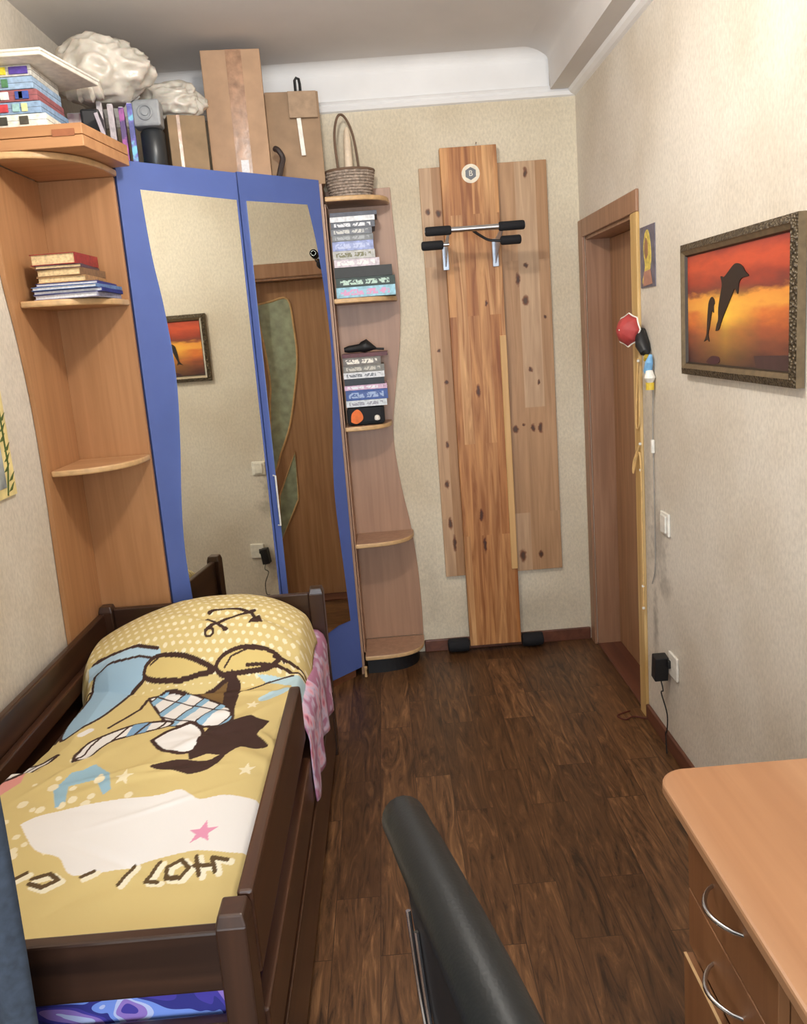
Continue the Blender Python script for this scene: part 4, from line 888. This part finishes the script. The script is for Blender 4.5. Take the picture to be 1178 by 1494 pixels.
# slim open box 2
t = carton('cardboard_box', 'shorter open cardboard box with a folded flap right of the tall box', (-.306, 3.745, 0), (.225, .16, .375), radians(8), M_card and plain('tan_cardboard', (160, 132, 104), .8, var=.06, nscale=14))
MB().obox((-.250, 3.652, ZT+.318), (.12, .006, .105), radians(8)).build('flap', plain('tan_cardboard_flap', (168, 142, 116), .8), t, bevel=.002)
MB().obox((-.268, 3.653, ZT+.19), (.018, .004, .15), radians(8), 0, -.05).build('white_strip', M_white, t, bevel=.001)
b = MB(); b.tube([(-.275, 3.66, ZT+.37), (-.275, 3.66, ZT+.415), (-.268, 3.66, ZT+.425), (-.258, 3.66, ZT+.42), (-.255, 3.66, ZT+.40), (-.255, 3.66, ZT+.36)], .006, 8); b.build('clip', M_black, t, smooth=True)
# dark strap between boxes
b = MB(); b.tube(smooth_path([(-.375, 3.56, ZT+.13), (-.36, 3.55, ZT+.12), (-.345, 3.55, ZT+.09), (-.355, 3.54, ZT+.05), (-.365, 3.53, ZT+.012)], 5), [.012]*20+[.010], 8)
tag(b.build('dark_strap', plain('dark_brown_leather', (58, 46, 42), .6), smooth=True), 'dark brown strap hanging between the two cardboard boxes', 'strap')
# old wrapped box
t = carton('wrapped_box', 'old brown box wrapped in clear tape beside the tall cardboard box', (-.69, 3.33, 0), (.14, .16, .205), radians(20), M_cardd, (-.03, .012))
MB().obox((-.655, 3.262, ZT+.10), (.012, .001, .19), radians(20)).build('tape', M_tape, t)
# black vase / speaker and grey box
b = MB(); b.tube([(-.785, 3.22, ZT), (-.785, 3.22, ZT+.005), (-.785, 3.22, ZT+.14), (-.785, 3.22, ZT+.15)], [.040, .044, .044, .036], 24)
tag(b.build('black_tin', plain('black_tin_paint', (44, 46, 48), .35), smooth=True), 'round black tin standing under the square grey box', 'tin')
t = thing('socket_box', (-.79, 3.20, ZT+.15), 'square grey plastic box with a round ring on its face on the black tin', 'electrical box')
rz = radians(4)
MB().obox((-.788, 3.195, ZT+.198), (.100, .08, .092), rz).build('body', M_grey, t, bevel=.008)
b = MB(); b.tube([(-.788+.024*cos(a), 3.153, ZT+.198+.024*sin(a)) for a in [2*pi*i/28 for i in range(28)]], .004, 8, closed=True); b.build('ring', M_grey, t, smooth=True)
b = MB(); b.tube([(-.788, 3.158, ZT+.198), (-.787, 3.149, ZT+.198)], .012, 16); b.build('knob', M_grey, t, smooth=True)
# plastic bags
def bag(name, label, c, r, mat, seed, knot=None):
    t = thing(name, (c[0], c[1], c[2]-r[2]), label, 'plastic bag', 'plastic bags on top of the wardrobe')
    bm = bmesh.new(); bmesh.ops.create_icosphere(bm, subdivisions=5, radius=1)
    for v in bm.verts:
        p = v.co.copy(); n_ = noise.noise(p*1.3+Vector((seed, 0, 0)))*.22+(.16-abs(noise.noise(p*2.6+Vector((0, seed, 0))))*.30)+(.03-abs(noise.noise(Vector((p.x*3, p.y*3, p.z*9))+Vector((0, 0, seed))))*.08)
        k = .88+n_; v.co = Vector((p.x*r[0]*k, p.y*r[1]*k, max(-r[2]*.92, p.z*r[2]*k)))+Vector((0, 0, r[2]))
    me = bpy.data.meshes.new('bag_body'); bm.to_mesh(me); bm.free(); me.materials.append(mat)
    for p in me.polygons: p.use_smooth = True
    o = bpy.data.objects.new('bag_body', me); COL.objects.link(o); o.parent = t
    if knot:
        b = MB(); base_ = Vector((c[0], c[1], c[2])); K = [base_+Vector(k_) for k_ in knot]
        b.tube(smooth_path(K, 5), [.022+.014*abs(sin(i*1.1)) for i in range(len(K)*5-4)], 9); b.build('knot', mat, t, smooth=True)
    return t
def bagmat():
    m, nt, b = newmat('translucent_bag_film')
    n = N(nt, 'ShaderNodeTexNoise'); n.inputs['Scale'].default_value = 16; n.inputs['Detail'].default_value = 5; nt.links.new(coords(nt), n.inputs[0])
    r = ramp(nt, [(.3, (182, 175, 163)), (.7, (212, 205, 193))], n.outputs[0]); nt.links.new(r.outputs[0], b.inputs['Base Color'])
    b.inputs['Roughness'].default_value = .28; b.inputs['Subsurface Weight'].default_value = .15; bump(nt, b, n.outputs[0], .5, .012); return m
M_bag = bagmat()
bag('plastic_bag', 'large crumpled translucent bag stuffed above the games on the left', (-.925, 3.10, 2.575), (.185, .15, .115), M_bag, 2.3, [(-.12, -.10, .0), (-.09, -.13, -.06), (-.05, -.14, -.09), (.0, -.14, -.10), (.05, -.13, -.09)])
bag('plastic_bag', 'small white bag lying on the wrapped box left of the tall carton', (-.735, 3.36, 2.532), (.13, .09, .07), M_bag, 5.1)
# upright books and magazines under the big bag
def upright(c, sz, rz, col, label, name='magazine', pat=None):
    t = thing(name, (c[0], c[1], ZT), label, name.replace('_', ' '), 'printed folders standing on the wardrobe')
    MB().obox((c[0], c[1], ZT+sz[2]/2), sz, rz).build('cover', cmat(col) if pat is None else pat, t, bevel=.001)
    MB().obox((c[0], c[1], ZT+sz[2]/2+.0015), (sz[0]-.004, sz[1]-.004, sz[2]+.001), rz).build('pages', M_paper, t)
    return t
upright((-.99, 3.12, 0), (.12, .04, .195), radians(8), (210, 180, 190), 'white and pink magazine standing behind the wooden case', pat=mottled('pink_print', [(.35, (150, 70, 90)), (.5, (226, 210, 210)), (.7, (196, 160, 176))], 22))
upright((-.925, 3.085, 0), (.018, .14, .205), radians(14), (196, 188, 190), 'pale grey magazine edge standing next to the pink magazine')
upright((-.895, 3.11, 0), (.020, .15, .20), radians(14), (176, 166, 170), 'greyish binder standing right of the pale magazine')
upright((-.865, 3.135, 0), (.018, .15, .195), radians(14), (84, 52, 112), 'purple printed folder standing left of the turquoise one', pat=mottled('purple_print', [(.4, (70, 40, 104)), (.6, (160, 70, 150))], 26))
upright((-.840, 3.155, 0), (.018, .15, .212), radians(14), (60, 110, 170), 'turquoise and blue folder standing beside the black tin', pat=mottled('turquoise_print', [(.35, (52, 60, 130)), (.5, (90, 80, 170)), (.65, (110, 190, 214))], 26))

# wooden case on left unit
cs = thing('wooden_case', (-1.0, 2.8, 2.222), 'flat orange wooden case lying on top of the left shelf unit', 'case')
CASE = [(-1.148, 2.60), (-.838, 2.60), (-.745, 2.74), (-.745, 2.97), (-1.148, 2.97)]
CASE = [(-1.148, 2.61), (-.845, 2.61), (-.805, 2.93), (-1.11, 2.965)]
M_case = wood('case_wood', (176, 126, 84), (190, 140, 96), 'x', .45, fine=30)
MB().prism(CASE, XY, 2.223, 2.256).build('base', M_case, cs, bevel=.002); MB().prism(CASE, XY, 2.258, 2.290).build('lid', M_case, cs, bevel=.002)
MB().box(-.935, -.868, 2.607, 2.610, 2.254, 2.274).build('latch', plain('case_inlay', (150, 92, 60), .5), cs)
# board games stacked
ZG = 2.291
games = [(.036, .175, (232, 228, 214), 'white game box with dark lettering at the bottom of the games pile'),
         (.035, .17, (134, 160, 190), 'blue game box with a red spot second in the games pile'),
         (.034, .165, (150, 88, 92), 'red and white game box in the middle of the games pile'),
         (.036, .163, (150, 176, 204), 'light blue game box with a colourful front near the top'),
         (.032, .165, (206, 204, 196), 'yellow and violet game box topmost under the white tray')]
zz = ZG
fronts = [[(0, .34, (60, 60, 52)), (.55, .7, (74, 70, 60))], [(.0, .2, (108, 130, 176)), (.26, .42, (190, 60, 70)), (.5, .62, (150, 190, 190)), (.66, .76, (214, 214, 150))], [(.15, .5, (240, 240, 236)), (.24, .36, (50, 110, 90)), (.62, .86, (60, 84, 160)), (.68, .76, (236, 236, 240))], [(.28, .4, (220, 190, 120)), (.44, .55, (80, 130, 90)), (.05, .2, (206, 70, 80))], [(0, .35, (220, 214, 214)), (.42, .56, (232, 214, 60)), (.62, .95, (90, 70, 160))]]
for i, (th, wx, col, lab) in enumerate(games):
    t = thing('board_game', (-1.04, 2.7, zz), lab, 'board game', 'board games stacked on the wooden case'); rz = (.02, -.03, .03, -.02, .04)[i]
    xc = -1.148+.008+wx/2+.015-(i*.004)
    MB().obox((xc+.0, 2.73, zz+th/2), (wx, .22, th-.0015), rz*.3).build('box', cmat(col), t, bevel=.0015)
    MB().obox((xc+.0, 2.73, zz+th*.5), (wx+.001, .2205, .001), rz*.3).build('lid_seam', cmat((60, 60, 60)), t)
    for (a, c, cc) in fronts[i]:
        xa, xb_ = xc-wx/2+wx*a, xc-wx/2+wx*c
        MB().box(xa, xb_, 2.6165-.001, 2.6165+.006, zz+th*.18, zz+th*.82).build('printed_patch', cmat(cc), t, bevel=.001)
    zz += th
# white tray on top
wt = thing('white_tray', (-1.0, 2.75, zz), 'flat white tray lying on top of the games pile', 'tray')
q = [(-1.148, 2.55), (-.915, 2.55), (-.855, 2.87), (-1.10, 2.93)]
MB().prism(q, XY, zz, zz+.014).build('panel', plain('cream_white_board', (232, 226, 212), .45), wt, bevel=.003)
b = MB(); q2 = q+[q[0]]
for (a, c), (e, f2) in zip(q2, q2[1:]): b.tube([(a, c, zz+.015), (e, f2, zz+.015)], .005, 6)
b.build('rim', M_white, wt, smooth=True)
# black thing & pale cloth behind the games
b = MB(); b.obox((-.90, 2.90, 2.291+.05), (.06, .12, .10), .2)
tag(b.build('black_case', M_black, bevel=.008), 'small black case behind the games pile', 'case')
b = MB(); b.obox((-.862, 2.86, 2.291+.035), (.012, .16, .07), .25, 0, -.25)
tag(b.build('grey_notebook', plain('grey_lilac_cover', (150, 142, 150), .5), bevel=.001), 'grey lilac notebook leaning against the small black case', 'notebook')

# ------------------------------------------------------------ desk
dk = thing('desk', (.7, .5, 0), 'orange beech desk with drawers along the right wall', 'desk')
M_desk = wood('desk_top_beech', (180, 134, 98), (194, 148, 110), 'y', .38, fine=22, bands=(244, 234, 224))
X0_, X1_, Y0_, Y1_ = .452, .958, -.35, 1.395
q = [(X1_, Y0_), (X1_, Y1_)]+[(X0_+.055-.055*sin(a), Y1_-.055+.055*cos(a)) for a in [pi/2*i/10 for i in range(11)]]+[(X0_, Y0_)]
MB().prism(q, XY, .726, .75).build('desktop', M_desk, dk, bevel=.005)
M_dsk_shade = wood('desk_front_shaded_beech', (128, 84, 52), (144, 98, 62), 'z', .42, fine=30)  # desk beech with the shade on its fronts put into a darker colour
b = MB(); b.box(.490, .93, 1.262, 1.278, 0, .725); b.box(.490, .93, .945, .961, 0, .725); b.box(.914, .93, .961, 1.262, 0, .725); b.box(.49, .914, .961, 1.262, .04, .056); b.build('pedestal', M_dsk_shade, dk)
MB().box(.49, .93, -.33, -.314, 0, .725).build('end_panel', M_dsk_shade, dk)
MB().box(.915, .93, -.314, .945, .35, .725).build('back_panel', plain('dark_lilac_board', (96, 84, 100), .6), dk)
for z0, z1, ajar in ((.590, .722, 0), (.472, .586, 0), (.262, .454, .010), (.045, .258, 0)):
    dr = MB().box(.472-ajar, .489-ajar, .946, 1.277, z0, z1).build('drawer', M_dsk_shade, dk, bevel=.0015)
    if ajar:
        MB().box(.4715-ajar, .4765-ajar, .947, 1.276, z1, z1+.002).build('top_edge', M_edge, dr)
        MB().box(.489-ajar, .88, .966, .974, z0+.02, z1-.02).build('drawer_side', M_dsk_shade, dr); MB().box(.489-ajar, .88, 1.249, 1.257, z0+.02, z1-.02).build('drawer_side', M_dsk_shade, dr)
    zm = {.590: .672, .472: .525, .262: .36, .045: .16}[z0]
    b = MB(); xf = .472-ajar
    b.tube([(xf-.032*sin(pi*i/12)**.8 if 0 < i < 12 else xf+.002, 1.055+.115*i/12, zm+.0) for i in range(13)], [.003+.0015*sin(pi*i/12) for i in range(13)], 10)
    b.build('handle', M_chrome, dr, smooth=True)

# ------------------------------------------------------------ chair
chr_ = thing('office_chair', (.3, .62, 0), 'black leather office chair seen from above in front of the desk', 'chair')
def leather():
    m, nt, b = newmat('black_leather'); n = N(nt, 'ShaderNodeTexVoronoi'); n.inputs['Scale'].default_value = 240; nt.links.new(coords(nt), n.inputs[0])
    b.inputs['Base Color'].default_value = (*lin((24, 27, 28)), 1); b.inputs['Specular IOR Level'].default_value = .35; b.inputs['Roughness'].default_value = .46; bump(nt, b, n.outputs['Distance'], .15, .001); return m
M_lea = leather()
# top roll of the backrest
A = Vector((-.020, .998, .95)); B = Vector((.118, .40, .955)); D = (B-A)
pts = []; rad = []
for i in range(25):
    t_ = i/24; p = A+D*t_; p.z += .012*sin(pi*t_); pts.append(p)
    rad.append((.012 if i == 0 else .022 if i == 1 else .029 if i == 2 else .031)+.004*min(1, t_*2))
# rounded end drops down
pts = [A+Vector((-.002, .018, -.034)), A+Vector((-.002, .016, -.026)), A+Vector((-.001, .010, -.012))]+pts; rad = [.010, .020, .028, .031, .031, .031]+rad[3:]
b = MB(); b.tube(pts, rad, 20); b.build('top_roll', M_lea, chr_, smooth=True)
# padded back panel
dn = D.normalized(); nr = Vector((dn.y, -dn.x, 0)); nr = nr if nr.x < 0 else -nr   # rear side (away from desk)
out = []
for (s_, z_) in sp2([(.0, .93), (.015, .85), (.05, .76), (.11, .66), (.16, .56), (.18, .48), (.45, .48), (.50, .60), (.58, .75), (.61, .93)], 4): out.append((s_, z_))
def fb(u, v, w): 
    p = A+dn*u+nr*w+Vector((.05*(.95-v), 0, 0)); return (p.x, p.y, v)
b = MB(); b.prism(out, fb, -.028, .010); b.build('backrest', M_lea, chr_, bevel=.012)
b = MB(); b.prism([(u*.86+.05, v*.93+.05) for u, v in out], fb, .010, .018); b.build('back_shell', M_black, chr_, bevel=.003)
for off in (.06, .10):
    b = MB(); b.tube(smooth_path([fb(off+.0, .86, .022), fb(off+.02, .74, .024), fb(off+.07, .62, .024), fb(off+.12, .50, .022), fb(off+.22, .46, .02)], 6), .0035, 8); b.build('piping', M_chrome, chr_, smooth=True)
MB().obox((.28, .64, .47), (.42, .44, .07), -.19).build('seat', M_lea, chr_, bevel=.03)
b = MB(); b.tube([(.28, .64, .09), (.28, .64, .25), (.28, .64, .251), (.28, .64, .44)], [.03, .03, .018, .018], 16); b.build('gas_column', M_chrome, chr_, smooth=True)
b = MB(); b.tube([(.28, .64, .43), (.10, .66, .43), (.06, .66, .50)], .02, 8); b.build('back_support', M_black, chr_, smooth=True)
for k in range(5):
    a = 2*pi*k/5+.3; ex, ey = .28+.22*cos(a), .64+.22*sin(a)
    b = MB(); b.tube([(.28, .64, .10), (ex, ey, .07)], [.024, .014], 10); lg = b.build('leg', M_black, chr_, smooth=True)
    b = MB(); b.tube([(ex-.012*sin(a), ey+.012*cos(a), .027), (ex+.012*sin(a), ey-.012*cos(a), .027)], .027, 16); b.tube([(ex, ey, .03), (ex, ey, .07)], .006, 8); b.build('caster', M_black, lg, smooth=True)

# ------------------------------------------------------------ curtain by the foot of the bed
b = MB(); nx = 60; vs = []; zs = [0.03+i*(2.45-.03)/24 for i in range(25)]
for j, z_ in enumerate(zs):
    for i in range(nx+1):
        u = i/nx; x = -1.14+(-.618+1.14)*u; a_ = .016*sin(u*2*pi*5+.4*sin(z_*2))*(.7+.3*sin(z_*1.3))
        vs.append((x+.004*sin(z_*5+u*3), 1.10+a_, z_))
fs = [(j*(nx+1)+i, j*(nx+1)+i+1, (j+1)*(nx+1)+i+1, (j+1)*(nx+1)+i) for j in range(24) for i in range(nx)]
b.add(vs, fs); t = thing('curtain', (-.88, 1.1, 0), 'blue-grey fabric curtain hanging at the foot of the bed', 'curtain')
o = b.build('fabric', plain('blue_grey_cloth', (58, 67, 80), .9, var=.12, nscale=60, bstr=.2), t, smooth=True); md = o.modifiers.new('s', 'SOLIDIFY'); md.thickness = .004
b = MB(); b.tube([(XL+.002, 1.10, 2.462), (-.60, 1.10, 2.462)], .010, 12); b.build('rod', M_chrome, t, smooth=True)

# ------------------------------------------------------------ ceiling lamp (out of frame)
cl = thing('ceiling_lamp', (LAMP_XY[0], LAMP_XY[1], 2.70), 'round white ceiling lamp above the bed', 'lamp')
b = MB(); b.lathe([(0, ZC-.001), (.10, ZC-.001), (.10, ZC-.02), (.0, ZC-.03)], (LAMP_XY[0], LAMP_XY[1], 0), 32); b.build('lamp_base', M_white, cl, smooth=True)
m_em, nt, bb = newmat('lamp_bulb_glow'); bb.inputs['Emission Color'].default_value = (1, .88, .72, 1); bb.inputs['Emission Strength'].default_value = 14; bb.inputs['Base Color'].default_value = (.9, .9, .9, 1)
b = MB(); b.tube([(LAMP_XY[0], LAMP_XY[1], ZC-.025), (LAMP_XY[0], LAMP_XY[1], ZC-.075)], .018, 12); b.build('bulb', m_em, cl, smooth=True)
